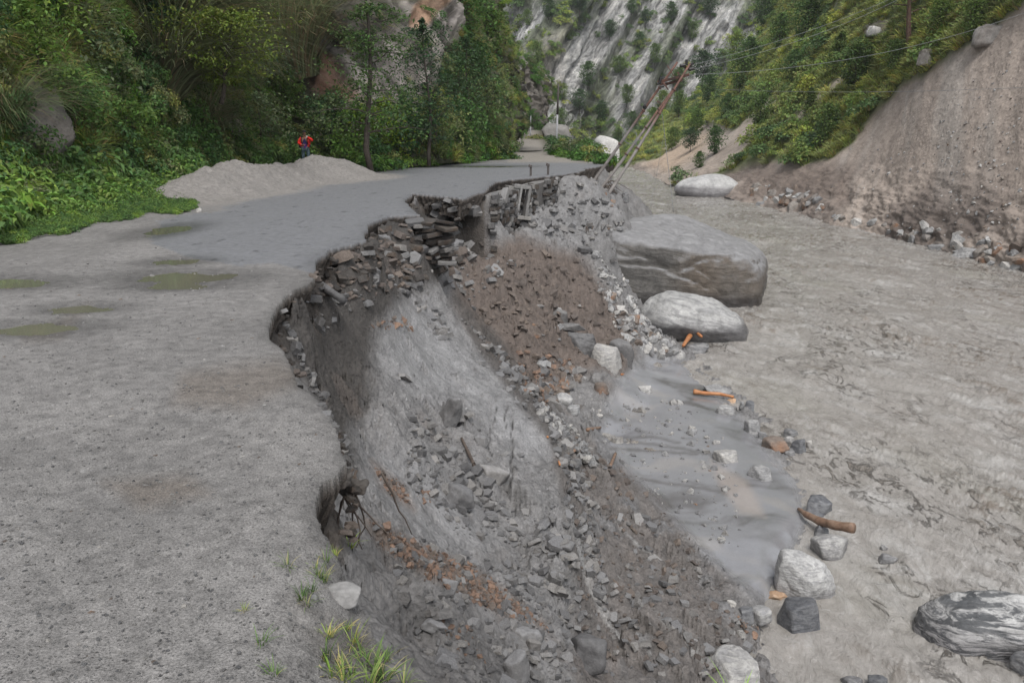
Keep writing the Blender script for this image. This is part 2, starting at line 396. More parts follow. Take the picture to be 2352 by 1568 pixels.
CRACKS = [[(1178,970),(1174,1000),(1180,1030),(1172,1065),(1178,1090),(1170,1120),(1182,1150),(1185,1185)],
          [(1142,935),(1136,965),(1124,985),(1128,1010),(1120,1030),(1132,1048)],[(1165,935),(1160,960),(1163,985)],[(1172,1060),(1190,1080)]]
def smooth_mud(px, py):
    return np.maximum.reduce([
      pmask(px, py, [(890,700),(980,700),(1100,830),(1180,900),(1255,985),(1260,1040),(1200,1060),(1130,1000),(1060,930),(950,900),(880,820)], 70),
      pmask(px, py, [(830,1050),(960,1050),(1050,1150),(1120,1240),(1000,1260),(900,1180)], 80)*0.8,
      pmask(px, py, [(1500,810),(1560,830),(1690,950),(1830,1120),(1845,1200),(1760,1380),(1640,1290),(1450,1080),(1380,970),(1420,880)], 30),
      pmask(px, py, [(1210,500),(1330,420),(1420,440),(1440,520),(1300,560),(1130,540)], 60)*0.35])
STRAT = (0.52, 0.85)
def bank_h(X, Y, fine=True):
    z = bank_rbf(X / Y, np.log(Y))
    if not fine: return z
    px, py = proj(np.stack([X, Y, z], -1))
    sm = smooth_mud(px, py)
    flat = pmask(px, py, [(1480,830),(1560,830),(1690,950),(1830,1120),(1845,1200),(1760,1380),(1640,1290),(1450,1090),(1370,1000),(1420,900)], 40)
    rg = (1 - 0.75 * sm) * (1 - flat)
    sc = np.clip(Y / 12.0, 0.5, 2.2)
    z = z + 0.20 * sc * rg * fbm(X * 0.9, Y * 0.9, z * 0.9, 4, gain=0.55)
    # slaty steps: layers dipping to the lower right
    q = (X * 0.35 + Y * 0.25) + z * 1.6 + 0.5 * fbm(X * 0.8, Y * 0.8, z, 3)
    st = fbm(X * 1.6 + 40, Y * 1.6, q * 5.0, 3, gain=0.6, ridged=True)
    z = z + 0.11 * sc * rg * st
    wx, wy = X + 0.10 * fbm(X * 3, Y * 3, 1.0, 3), Y + 0.10 * fbm(X * 3, Y * 3, 5.0, 3)
    blk = sst(-0.15, 0.35, fbm(X * 0.7, Y * 0.7, 55.0, 3)) * 0.8 + 0.2
    z = z + rg * blk * (0.22 * facets(wx, wy, 0.62, 1, 0.9) * sst(4, 9, Y) + 0.12 * facets(wx, wy, 0.27, 2, 0.8) + 0.055 * facets(wx, wy, 0.12, 3, 0.8) * (Y < 16))
    z = z + sm * (1 - flat) * 0.13 * facets(wx, wy, 0.5, 4, 0.6) * sst(-0.1, 0.25, fbm(X * 0.9, Y * 0.9, 77.0, 3))
    z = z + 0.045 * sc * rg * fbm(X * 6, Y * 6, z * 6, 3, gain=0.65)
    z = z + 0.018 * sc * rg * fbm(X * 24, Y * 24, z * 24, 2)
    z = z + 0.03 * sm * (1 - flat) * fbm(X * 2.2, Y * 2.2, 6.0, 4, gain=0.55)
    z = z + 0.02 * flat * fbm(X * 1.1, Y * 0.8, 2.0, 3)
    wbar = np.array([1.0])
    for cr in CRACKS:
        cr = np.array(cr, float)
        pts = [PY(x, y, 12.9 - (y - 970) * 0.0120)[:2] for x, y in cr]
        d = seg_dist(X + 0.05 * fbm(X * 7, Y * 7, 1.0, 2), Y + 0.05 * fbm(X * 7, Y * 7, 5.0, 2), pts)
        z = z - 0.05 * np.exp(-(d / 0.022) ** 2)
    return z

# ------------------------------------------------------------------ build the road
def build_road():
    nr, nc = 860, 600
    Yv = np.exp(np.linspace(math.log(1.1), math.log(135), nr)); 
    U = np.linspace(-1.0, 0.36, nc)
    Yg, Ug = np.meshgrid(Yv, U, indexing='ij'); Xg = Ug * Yg
    sd = rim_sd(Xg, Yg)
    Z = road_h(Xg, Yg)
    soft = pmask(*proj(np.stack([Xg, Yg, Z], -1)), [(780,1230),(850,1240),(1100,1700),(640,1700),(700,1400)], 160)
    Z = Z - np.exp(-np.maximum(sd, 0) / 0.05) * 0.03 - soft * np.exp(-np.maximum(sd, 0) / 0.30) * 0.28
    Z = Z + (0.035 * fbm(Xg * 9, Yg * 9, 0.5, 4, gain=0.6)) * soft
    px, py = proj(np.stack([Xg, Yg, Z], -1))
    # colours of the ground itself
    C = np.zeros(Xg.shape + (3,), np.float32); C[:] = (0.172, 0.165, 0.158)
    n = fbm(Xg * 0.7, Yg * 0.7, 1.0, 5); n2 = fbm(Xg * 2.5, Yg * 2.5, 4.0, 4)
    trk = fbm(Xg * 0.9 + Yg * 0.22, Yg * 0.10, 6.0, 4); C = C * (1 + 0.30 * n[..., None] + 0.16 * n2[..., None] + 0.16 * trk[..., None])
    w_ = 14 * fbm(Xg * 1.2, Yg * 1.2, 7.0, 4)
    w3 = 10 * fbm(Xg * 4, Yg * 4, 2.0, 4, gain=0.7); mud = pmask(px + w_ * 2 + w3 * 3, py + w_ * .6 + w3, [(352,560),(430,590),(500,604),(560,612),(640,606),(720,628),(1000,560),(1420,450),(1420,380),(1300,372),(960,376),(800,420),(640,440),(520,480),(380,500),(350,540)], 4)
    C = mixc(C, (0.165, 0.167, 0.175), mud)
    sand = np.zeros_like(mud)
    pl = np.zeros_like(mud)
    for (qx, qy, yy, wx, wy, h) in PILES:
        c = PY(qx, qy, yy); r = np.sqrt(((Xg - c[0]) / wx) ** 2 + ((Yg - yy) / wy) ** 2); pl = np.maximum(pl, sst(1.25, 0.9, r + 0.15 * n2))
    C = mixc(C, (0.200, 0.187, 0.174), pl)
    brown = np.maximum.reduce([pmask(px + w_, py + w_, q, 40) for q in
        ([(420,860),(640,830),(720,860),(560,940),(400,930)], [(240,1110),(430,1090),(480,1130),(330,1170)], [(200,700),(60,780),(140,780)])])
    C = mixc(C, (0.130, 0.110, 0.092), brown * 0.65)
    far = pmask(px, py, [(1170,372),(1400,374),(1370,344),(1260,342),(1260,290),(1150,290),(1130,340)], 6)
    C = mixc(C, (0.235, 0.215, 0.190), far)
    soilr = sst(2.6, 4.0, Xg) * sst(76, 80, Yg) + sst(5.2, 6.2, Xg) * sst(50, 60, Yg); C = mixc(C, (0.085, 0.080, 0.055), np.clip(soilr, 0, 1))
    wetm = np.zeros_like(mud)
    for (qx, qy, rx, ry, dep) in HOLES:
        c = PZ(qx, qy, 0.0); wetm = np.maximum(wetm, np.exp(-((((Xg - c[0]) / (rx * 1.9)) ** 2 + ((Yg - c[1]) / (ry * 1.9)) ** 2) ** 2)))
    C = C * (1 - 0.42 * wetm[..., None])
    C = mixc(C, (0.10, 0.085, 0.07), soft * sst(-0.1, 0.35, n2) * 0.5)
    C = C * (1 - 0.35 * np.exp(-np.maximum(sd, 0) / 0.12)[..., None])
    R = 0.93 - 0.42 * mud * (1 - pl) - 0.25 * wetm + 0.1 * n2
    B = 1.0 - 0.35 * mud
    spots = sst(0.22, 0.42, fbm(Xg * 3.0, Yg * 1.6, 21.0, 4, gain=0.7)); C = C * (1 - 0.45 * (spots * mud)[..., None]); Z = Z + 0.02 * spots * mud
    keep = (sd > 0)
    kc = keep[:-1, :-1] & keep[1:, :-1] & keep[:-1, 1:] & keep[1:, 1:]
    F = grid_faces(nr, nc, kc)
    V = np.stack([Xg, Yg, Z], -1).reshape(-1, 3); C = C.reshape(-1, 3); R = R.ravel(); B = B.ravel()
    # broken edge: skirt under the crust
    E = np.concatenate([F[:, [0, 1]], F[:, [1, 2]], F[:, [2, 3]], F[:, [3, 0]]])
    key = np.sort(E, 1); k = key[:, 0].astype(np.int64) * len(V) + key[:, 1]
    uq, first, cnt = np.unique(k, return_index=True, return_counts=True)
    be = E[first[cnt == 1]]
    mid = V[be].mean(1); ok = (np.abs(rim_sd(mid[:, 0], mid[:, 1], True)) < 0.05 + mid[:, 1] * 0.012) & (mid[:, 1] < 60)
    be = be[ok]
    bv = np.unique(be.ravel()); mp = -np.ones(len(V), np.int64); mp[bv] = np.arange(len(bv))
    T = V[bv]
    # direction to the inside of the road
    e = 0.05
    gx = rim_sd(T[:, 0] + e, T[:, 1], False) - rim_sd(T[:, 0] - e, T[:, 1], False); gy = rim_sd(T[:, 0], T[:, 1] + e, False) - rim_sd(T[:, 0], T[:, 1] - e, False)
    g = np.stack([gx, gy], 1); g /= np.linalg.norm(g, axis=1)[:, None] + 1e-6
    layers = [T]
    nl = 7
    for j in range(1, nl + 1):
        f = j / nl; dep = 0.58 * f
        L = T.copy(); nn = fbm(T[:, 0] * 5, T[:, 1] * 5, np.full(len(T), 1.0 * j * 0.9), 4, gain=0.7)
        nn = nn + 0.6 * fbm(T[:, 0] * 13, T[:, 1] * 13, np.full(len(T), 2.3 * j), 3, gain=0.7)
        inw = 0.02 + 0.16 * f + 0.11 * nn
        inw = np.where(f < 0.2, 0.015 * nn, inw)
        L[:, :2] += g * inw[:, None]; L[:, 2] -= dep * (1 + 0.2 * nn)
        layers.append(L)
    base = len(V); nb = len(bv)
    V = np.concatenate([V] + layers[1:])
    cs = np.tile(np.array([[0.085, 0.072, 0.062]]), (nb * nl, 1)) * (1 + 0.35 * np.random.RandomState(1).normal(size=(nb * nl, 1))).clip(0.5, 1.7)
    C = np.concatenate([C, cs]); R = np.concatenate([R, np.full(nb * nl, 0.95)]); B = np.concatenate([B, np.full(nb * nl, 1.0)])
    SF = []
    for j in range(nl):
        up = (lambda q: q) if j == 0 else (lambda q, j=j: base + (j - 1) * nb + mp[q])
        dn = lambda q, j=j: base + j * nb + mp[q]
        SF.append(np.stack([up(be[:, 1]), up(be[:, 0]), dn(be[:, 0]), dn(be[:, 1])], 1))
    F = np.concatenate([F] + SF)
    V, F, C, R, B = compact(V, F, C, R, B)
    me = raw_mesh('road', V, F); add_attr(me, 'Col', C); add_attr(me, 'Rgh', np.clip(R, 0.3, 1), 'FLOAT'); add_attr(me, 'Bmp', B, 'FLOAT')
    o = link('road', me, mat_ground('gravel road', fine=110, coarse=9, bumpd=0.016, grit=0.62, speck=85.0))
    tag(o, 'broken mountain road of grey gravel under drying mud', kind='structure'); return o

def build_bank():
    nr, nc = 780, 620
    Yv = np.exp(np.linspace(math.log(1.3), math.log(62), nr)); U = np.linspace(-0.46, 0.86, nc)
    Yg, Ug = np.meshgrid(Yv, U, indexing='ij'); Xg = Ug * Yg
    Z = bank_h(Xg, Yg)
    sd = rim_sd(Xg, Yg)
    rz = road_h(Xg, Yg, False)
    Z = np.where(sd > -0.02, np.minimum(Z, rz - 0.30), np.minimum(Z, rz - 0.06))
    px, py = proj(np.stack([Xg, Yg, Z], -1))
    n = fbm(Xg * 0.8, Yg * 0.8, Z * 0.8, 5); n2 = fbm(Xg * 3.5, Yg * 3.5, Z * 3.5, 4)
    C = np.zeros(Xg.shape + (3,), np.float32); C[:] = (0.165, 0.160, 0.157)
    w_ = 26 * n
    sm = smooth_mud(px, py)
    C = mixc(C, (0.205, 0.202, 0.202), sm)
    scarp = pmask(px + w_, py + w_, [(640,640),(730,590),(860,510),(990,480),(1000,640),(900,680),(860,760),(850,900),(800,1000),(820,1100),(760,960),(690,860),(630,780)], 60)
    C = mixc(C, (0.050, 0.045, 0.041), np.clip(scarp * 1.4, 0, 1))
    brown = pmask(px + w_, py + w_, [(1070,540),(1120,560),(1200,545),(1330,590),(1400,680),(1460,780),(1440,840),(1300,860),(1240,940),(1180,880),(1100,780),(1050,700),(1040,600)], 40)
    C = mixc(C, (0.108, 0.086, 0.073), np.clip(brown * 1.2, 0, 1))
    gul = pmask(px + w_, py + w_, [(1050,690),(1130,760),(1220,880),(1290,980),(1340,1130),(1380,1300),(1340,1400),(1310,1200),(1260,1000),(1180,900),(1100,800)], 30)
    C = mixc(C, (0.070, 0.063, 0.058), np.clip(gul * 1.7, 0, 1) * 0.9)
    low = pmask(px + w_, py + w_, [(1260,960),(1400,1020),(1540,1180),(1660,1300),(1800,1600),(1300,1600),(1330,1350),(1310,1150)], 50)
    C = mixc(C, (0.122, 0.110, 0.102), low)
    lowg = low * sst(0.05, 0.3, n)
    C = mixc(C, (0.15, 0.15, 0.152), lowg * 0.7)
    streak = fbm(Xg * 1.5 + Yg * 1.2, Yg * 0.25 - Xg * 0.3, 0.0, 4)
    C = mixc(C, (0.30, 0.295, 0.285), low * sst(0.22, 0.42, streak) * 0.6)
    near = pmask(px + w_, py + w_, [(800,1180),(900,1200),(1000,1330),(1150,1450),(1250,1600),(950,1600),(830,1320)], 50)
    C = mixc(C, (0.110, 0.105, 0.102), near * 0.8)
    redp = np.maximum(pmask(px + w_ * .6, py + w_ * .6, [(835,1190),(960,1250),(1080,1300),(1180,1370),(1260,1440),(1150,1400),(1000,1330),(880,1260)], 26),
                      pmask(px + w_ * .6, py + w_ * .6, [(855,1060),(930,1120),(950,1170),(880,1120)], 26))
    C = mixc(C, (0.135, 0.095, 0.070), redp * 0.75)
    soil = sst(0.18, 0.45, fbm(Xg * 1.1, Yg * 1.1, Z * 1.1 + 31, 4)) * (1 - sm)
    C = mixc(C, (0.105, 0.086, 0.074), soil * 0.5)
    # thin crust of mud on the terrace and the flat
    flat = pmask(px, py, [(1500,815),(1560,830),(1690,950),(1830,1120),(1845,1200),(1760,1380),(1640,1290),(1450,1090),(1370,1000),(1420,880)], 26)
    sw = fbm(Xg * 0.45 + 0.8 * fbm(Xg * .5, Yg * .5, 3.0, 3), Yg * 0.75 + 0.8 * fbm(Xg * .5, Yg * .5, 8.0, 3), 0.0, 5)
    fc = mixc(mixc(np.zeros_like(C) + np.array((0.205, 0.206, 0.214), np.float32), (0.105, 0.100, 0.100), sst(0.05, 0.35, sw)), (0.27, 0.255, 0.24), sst(0.1, 0.35, -sw) * 0.5)
    dr = np.zeros_like(flat)
    for ln_ in ([(1365,1018),(1420,1012),(1500,1020),(1560,1028),(1640,1046)], [(1365,1000),(1430,1004),(1500,1003),(1560,1016)], [(1440,1092),(1520,1108),(1590,1118),(1660,1130)], [(1400,1030),(1480,1034),(1600,1042)]):
        dl = seg_dist(px + 5 * n2, py + 5 * n2, ln_); dr = np.maximum(dr, np.exp(-(dl / 3.6) ** 2))
    fc = mixc(fc, (0.095, 0.090, 0.088), dr * 0.8); tanp = pmask(px + 20 * sw, py + 20 * sw, [(1630,1055),(1720,1110),(1760,1190),(1700,1180),(1640,1090)], 18); fc = mixc(fc, (0.30, 0.265, 0.24), tanp * 0.7)
    C = C * (1 - flat[..., None]) + fc * flat[..., None]
    C = C * (1 + 0.30 * n2[..., None] * (1 - flat[..., None]))
    for cr in CRACKS:
        dl = seg_dist(px + 4 * n2, py, [(float(a_), float(b_)) for a_, b_ in cr]); C = mixc(C, (0.03, 0.028, 0.026), np.exp(-(dl / 1.5) ** 2))  # shade down in the cracks, painted into the bank colour
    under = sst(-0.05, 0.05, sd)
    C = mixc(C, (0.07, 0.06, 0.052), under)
    R = 0.74 - 0.24 * sm - 0.50 * flat - 0.12 * n2 * (1 - sm); B = (1 - 0.15 * sm) * (1 - 0.94 * flat)
    keep = sd < 3.0
    kc = keep[:-1, :-1] & keep[1:, 1:]
    F = grid_faces(nr, nc, kc)
    V, F, C, R, B = compact(np.stack([Xg, Yg, Z], -1).reshape(-1, 3), F, C.reshape(-1, 3), R.ravel(), B.ravel())
    me = raw_mesh('river_bank', V, F); add_attr(me, 'Col', C); add_attr(me, 'Rgh', np.clip(R, 0.10, 1), 'FLOAT'); add_attr(me, 'Bmp', B, 'FLOAT')
    o = link('river_bank', me, mat_ground('washed out bank', fine=30, coarse=4.5, bumpd=0.05, grit=0.35, spec=0.4, speck=15.0))
    tag(o, 'collapsed grey mud bank dropping from the road to the river', kind='structure')
    global BG; BG = (Yv, U, Z)
    return o

RIVER_SLOPE = 0.0095
def river_lvl(Y): return -5.60 + RIVER_SLOPE * np.maximum(Y - 20, 0)
def build_river():
    nr, nc = 620, 560
    Yv = np.exp(np.linspace(math.log(5.0), math.log(300), nr)); U = np.linspace(-0.05, 1.05, nc)
    Yg, Ug = np.meshgrid(Yv, U, indexing='ij'); Xg = Ug * Yg
    Z = river_lvl(Yg) + 0 * Xg
    px, py = proj(np.stack([Xg, Yg, Z], -1))
    calm = np.maximum(pmask(px, py, [(1540,800),(1700,870),(1800,960),(1900,1100),(1980,1280),(2000,1568),(1700,1568),(1700,1300),(1500,850)], 130), 0)
    act = 0.35 + 0.65 * (1 - calm)
    act = act * (0.7 + 0.6 * sst(20, 60, Yg))
    # flow runs from the far left to the near right
    fx, fy = 0.42, -0.907
    s = Xg * fx + Yg * fy; t = Xg * -fy + Yg * fx
    wn = fbm(s * 0.13, t * 0.22, 1.0, 3)
    chop = fbm(s * 0.45 + wn, t * 0.8 + wn * 2, 3.0, 5, gain=0.6, ridged=True)
    big = fbm(s * 0.16, t * 0.20, 8.0, 2)
    chop = np.clip(chop * 0.5 + 0.5, 0, 1) ** 2.2 * 2 - 0.6
    mid = np.clip(fbm(s * 1.1 + 2 * wn, t * 1.7, 2.0, 4, gain=0.6, ridged=True) * 0.5 + 0.5, 0, 1) ** 2.0
    Z = Z + act * (0.12 * chop + 0.16 * big) + act * 0.07 * mid * (0.4 + 0.6 * sst(-0.1, 0.4, fbm(s * 0.2, t * 0.3, 41.0, 3)))
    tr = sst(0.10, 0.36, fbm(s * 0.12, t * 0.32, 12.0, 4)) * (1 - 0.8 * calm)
    Z = Z + tr * 0.22 * np.clip(fbm(s * 1.1, t * 1.1, 4.0, 4, gain=0.65), -0.3, 1)
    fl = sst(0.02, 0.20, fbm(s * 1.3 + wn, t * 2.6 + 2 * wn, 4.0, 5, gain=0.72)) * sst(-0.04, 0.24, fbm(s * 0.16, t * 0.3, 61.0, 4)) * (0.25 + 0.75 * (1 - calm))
    Z = Z + 0.05 * fl
    C = np.zeros(Xg.shape + (3,), np.float32); C[:] = (0.290, 0.272, 0.250)
    fo = sst(0.02, 0.32, fbm(s * 0.35, t * 0.9, 22.0, 5, gain=0.65))
    C = mixc(C, (0.40, 0.388, 0.37), fo * (0.35 + 0.4 * act))
    gr = sst(0.1, 0.5, fbm(s * 0.12, t * 0.35, 33.0, 3))
    C = mixc(C, (0.285, 0.272, 0.235), gr * 0.5)
    C = mixc(C, (0.20, 0.165, 0.135), tr * sst(0.0, 0.3, fbm(s * 1.4, t * 2.4, 4.0, 5, gain=0.7)) * 0.85)  # brown shade of breaking wavelets, painted into the water colour
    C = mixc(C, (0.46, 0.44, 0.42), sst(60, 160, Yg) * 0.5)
    C = mixc(C, (0.145, 0.118, 0.092), fl * 0.8)  # shaded wave fronts, painted as dark flecks in the vertex colour
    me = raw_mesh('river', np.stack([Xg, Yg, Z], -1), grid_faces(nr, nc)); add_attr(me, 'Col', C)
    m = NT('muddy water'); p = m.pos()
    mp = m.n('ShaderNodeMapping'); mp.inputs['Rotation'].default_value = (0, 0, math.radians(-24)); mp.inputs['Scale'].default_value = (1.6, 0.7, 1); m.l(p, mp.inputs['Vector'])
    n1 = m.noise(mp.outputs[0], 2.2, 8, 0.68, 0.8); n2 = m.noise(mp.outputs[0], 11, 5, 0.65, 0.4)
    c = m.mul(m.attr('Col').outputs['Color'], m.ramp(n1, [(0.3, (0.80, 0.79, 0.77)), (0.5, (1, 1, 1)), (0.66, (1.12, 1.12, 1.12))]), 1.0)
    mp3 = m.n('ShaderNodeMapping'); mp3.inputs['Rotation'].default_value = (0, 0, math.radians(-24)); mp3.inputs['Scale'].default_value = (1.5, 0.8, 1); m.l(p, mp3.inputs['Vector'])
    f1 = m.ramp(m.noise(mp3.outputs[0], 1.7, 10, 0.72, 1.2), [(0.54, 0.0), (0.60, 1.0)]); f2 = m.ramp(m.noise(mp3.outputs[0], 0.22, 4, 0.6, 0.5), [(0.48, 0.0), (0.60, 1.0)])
    fk = m.math('MULTIPLY', m.math('MULTIPLY', f1, f2), 0.58); c = m.mix(c, (0.120, 0.098, 0.076), fk)  # wavelet shading painted into the base colour as crisp brown flecks
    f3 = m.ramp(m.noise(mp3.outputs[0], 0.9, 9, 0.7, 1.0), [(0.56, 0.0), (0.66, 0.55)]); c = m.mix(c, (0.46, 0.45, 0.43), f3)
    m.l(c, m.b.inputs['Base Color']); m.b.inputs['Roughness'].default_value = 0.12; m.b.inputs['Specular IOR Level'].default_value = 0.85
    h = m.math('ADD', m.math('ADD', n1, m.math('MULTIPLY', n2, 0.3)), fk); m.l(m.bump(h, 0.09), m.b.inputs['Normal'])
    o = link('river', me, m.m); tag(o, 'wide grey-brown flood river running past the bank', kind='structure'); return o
def mkt(bank):
    Yv, U, Z = bank
    def f(X, Y):
        v = np.interp(np.log(Y), np.log(Yv), np.arange(len(Yv))); u = np.interp(X / Y, U, np.arange(len(U)))
        i = np.clip(v.astype(int), 0, len(Yv) - 2); j = np.clip(u.astype(int), 0, len(U) - 2); a = v - i; b = u - j
        return (Z[i, j] * (1 - a) * (1 - b) + Z[i + 1, j] * a * (1 - b) + Z[i, j + 1] * (1 - a) * b + Z[i + 1, j + 1] * a * b)
    return f
ROAD = build_road(); BANK = build_bank(); RIVER = build_river()
bank_z = mkt(BG)
CELL = 4
def _zbuffer():
    """nearest ground point seen in each 4 pixel cell of the picture, from the road, bank and river grids"""
    W_, H_ = 2352 // CELL + 1, 1700 // CELL + 1
    buf = np.full((H_, W_), 1e9); pt = np.zeros((H_, W_, 3)); src = np.zeros((H_, W_), int)
    for k, me in enumerate((ROAD.data, BANK.data, RIVER.data)):
        n = len(me.vertices); V = np.empty(n * 3, np.float32); me.vertices.foreach_get('co', V); V = V.reshape(-1, 3).astype(float)
        px, py = proj(V); ok = (px >= 0) & (px < 2352) & (py >= 0) & (py < 1700) & (V[:, 1] > 1); V = V[ok]
        j = (px[ok] / CELL).astype(int); i = (py[ok] / CELL).astype(int); d = V[:, 1]
        o = np.argsort(-d); i, j, V, d = i[o], j[o], V[o], d[o]
        tb = np.full((H_, W_), 1e9); tp = np.zeros((H_, W_, 3)); tb[i, j] = d; tp[i, j] = V
        m = tb < buf * (0.97 if k else 1); buf[m] = tb[m]; pt[m] = tp[m]; src[m] = k
    return buf, pt, src
ZB, ZP, ZS = _zbuffer()
def hit(px, py):
    """first point of road, bank or river that the photograph shows at a pixel"""
    j = int(min(max(px, 0), 2351) / CELL); i = int(min(max(py, 0), 1699) / CELL)
    for r in range(0, 12):
        sub = ZB[max(i - r, 0):i + r + 1, max(j - r, 0):j + r + 1]
        if (sub < 1e8).any():
            q = np.unravel_index(np.argmin(sub), sub.shape); a, b = q[0] + max(i - r, 0), q[1] + max(j - r, 0)
            return ZP[a, b].copy(), int(ZS[a, b])
    return PZ(px, py, 0.0), 0

# puddles: flat sheets of murky water in the potholes
mp_ = NT('puddle water'); mp_.b.inputs['Base Color'].default_value = (0.135, 0.132, 0.098, 1); mp_.b.inputs['Roughness'].default_value = 0.06; mp_.b.inputs['Specular IOR Level'].default_value = 0.5
labels_p = ['large olive puddle beside the dark mud edge', 'small olive puddle just below the large one', 'thin puddle where the grass meets the mud', 'narrow puddle above the large olive puddle',
 'brown puddle ringed with stones near the left border', 'shallow puddle right of the stone ringed one', 'puddle cut by the left border', 'shallow pale puddle on the far grey mud', 'dark puddle on the far pale road']
for (h, lb) in zip(HOLES, labels_p):
    px_, py_, rx, ry, dep = h
    c = PZ(px_, py_, 0.0); k = 90
    zc = float(road_h(np.array([c[0]]), np.array([c[1]]), False)[0]) + dep * 0.50
    a = np.linspace(0, 2 * math.pi, k, endpoint=False)
    rr = 1.25 + 0.0 * a
    V = np.stack([c[0] + rx * rr * np.cos(a), c[1] + ry * rr * np.sin(a), np.full(k, zc)], 1)
    V = np.concatenate([[[c[0], c[1], zc]], V]); F = [(0, 1 + i, 1 + (i + 1) % k) for i in range(k)]
    o = link('puddle', raw_mesh('puddle', V, F), mp_.m); tag(o, lb, kind='structure')
# ================================================================== SLOPES ROUND THE GORGE
def sheet(cols, nr, nc, pz=None):
    """cols: list of columns, each a list of (px,py,Y) from the foot upward -> dense grid of points (nr, nc, 3)"""
    A = np.array([[np.append(PY(*q), 0)[:3] for q in c] for c in cols], float)      # nc0, nr0, 3
    def cr(P, t):          # Catmull-Rom along axis 0
        n = len(P); i = np.clip(np.floor(t).astype(int), 0, n - 2); f = (t - i)
        f = f.reshape((-1,) + (1,) * (P.ndim - 1))
        p0 = np.where((i > 0).reshape(f.shape), P[np.maximum(i - 1, 0)], 2 * P[0] - P[1]); p1 = P[i]; p2 = P[i + 1]
        p3 = np.where((i + 2 < n).reshape(f.shape), P[np.minimum(i + 2, n - 1)], 2 * P[-1] - P[-2])
        return 0.5 * (2 * p1 + (p2 - p0) * f + (2 * p0 - 5 * p1 + 4 * p2 - p3) * f ** 2 + (3 * p1 - p0 - 3 * p2 + p3) * f ** 3)
    B = cr(A, np.linspace(0, len(cols) - 1, nc))                                   # nc, nr0, 3
    B = cr(np.swapaxes(B, 0, 1), np.linspace(0, len(cols[0]) - 1, nr))             # nr, nc, 3
    return B
def gnormals(G):
    du = np.gradient(G, axis=1); dv = np.gradient(G, axis=0)
    n = np.cross(du, dv); n /= np.linalg.norm(n, axis=-1, keepdims=True) + 1e-9
    return n
def toward_cam(G, n):
    s = np.sign(((np.array([0, 0, CAMZ + 1.0]) - G) * n).sum(-1, keepdims=True)); return n * s

# ---- left hillside
LC = [[(-700,700,7.9),(-700,420,9.2),(-650,100,11),(-600,-500,14),(-500,-1400,20),(-400,-2600,34)],
      [(-300,560,12.4),(-300,400,13.8),(-280,120,15.8),(-250,-350,20),(-200,-1200,29),(-200,-2300,44)],
      [(0,500,16.4),(0,385,17.6),(20,150,20.3),(40,-250,25.5),(60,-1000,37),(60,-2000,54)],
      [(250,458,21.3),(250,375,22.8),(260,150,26.4),(280,-250,33.5),(300,-900,47),(300,-1700,66)],
      [(445,424,28),(440,350,30),(440,150,34.5),(440,-250,43),(450,-800,58),(450,-1400,78)],
      [(640,392,42.5),(650,330,44),(640,150,48),(640,-200,57),(640,-700,75),(640,-1200,97)],
      [(850,388,42.5),(850,320,45),(840,150,50),(830,-200,58),(820,-650,78),(820,-1100,100)],
      [(1020,376,47),(1010,300,50),(1000,150,55),(990,-200,66),(980,-600,88),(980,-1000,112)],
      [(1152,358,64),(1142,280,66),(1112,100,69),(1070,-200,80),(1040,-600,100),(1000,-1000,126)],
      [(1166,345,80),(1150,260,84),(1120,80,89),(1070,-200,102),(1040,-600,126),(1000,-1000,150)]]
LG = sheet(LC, 300, 420)
ln = toward_cam(LG, gnormals(LG))
X, Y, Z = LG[..., 0], LG[..., 1], LG[..., 2]
lp = proj(LG)
rockL = np.maximum.reduce([pmask(lp[0], lp[1], q, 30) for q in (
   [(640,0),(760,-60),(1010,-60),(1030,60),(1000,180),(930,330),(800,330),(760,250),(700,180),(650,90)],
   [(0,190),(60,170),(110,240),(150,340),(120,380),(60,330),(0,330)], [(500,160),(540,180),(570,300),(540,330),(510,270)],
   [(600,-300),(1000,-300),(1000,0),(600,0)])])
foot = sst(-0.2, 2.5, Z)
amp = (0.35 + 0.045 * Y) * foot
d = amp * (1.25 * fbm(X * 0.13, Y * 0.13, Z * 0.13, 5, gain=0.55) + 0.25 * fbm(X * 0.5, Y * 0.5, Z * 0.5, 3, ridged=True))
d = d + rockL * 0.8 * fbm((X + Z * .5) * 0.35, Y * 0.3, Z * 0.14, 4, ridged=True)
LG = LG + ln * d[..., None]
ln = toward_cam(LG, gnormals(LG))
X, Y, Z = LG[..., 0], LG[..., 1], LG[..., 2]
nl_ = fbm(X * 0.5, Y * 0.5, Z * 0.5, 4); st_ = fbm((X + Z) * 0.9, Y * 0.5, (Z - X) * 0.18, 4)
C = np.zeros(X.shape + (3,), np.float32); C[:] = (0.045, 0.048, 0.026)
C = mixc(C, (0.15, 0.135, 0.12), rockL); rockS = sst(560, 660, lp[0]); C = mixc(C, (0.30, 0.27, 0.25), rockL * rockS * sst(-0.1, 0.25, st_) * 0.9); C = mixc(C, (0.05, 0.045, 0.04), rockL * sst(0.05, 0.35, -st_) * 0.8)
redL = pmask(lp[0] + 15 * nl_, lp[1] + 15 * nl_, [(700,150),(740,120),(800,200),(830,260),(760,240),(720,215)], 25)
C = mixc(C, (0.17, 0.085, 0.05), redL * 0.8)
orL = pmask(lp[0], lp[1], [(925,40),(960,0),(985,30),(950,90),(925,75)], 10); C = mixc(C, (0.42, 0.25, 0.16), orL * 0.7)
C = C * (1 + 0.35 * nl_[..., None])
me = raw_mesh('left_hillside', LG, grid_faces(*LG.shape[:2])); add_attr(me, 'Col', C); add_attr(me, 'Bmp', 0.6 + 0 * X, 'FLOAT')
MAT_HILL = mat_ground('hill rock and soil', fine=4, coarse=0.8, bumpd=0.25, rough_attr=False, grit=0.35)
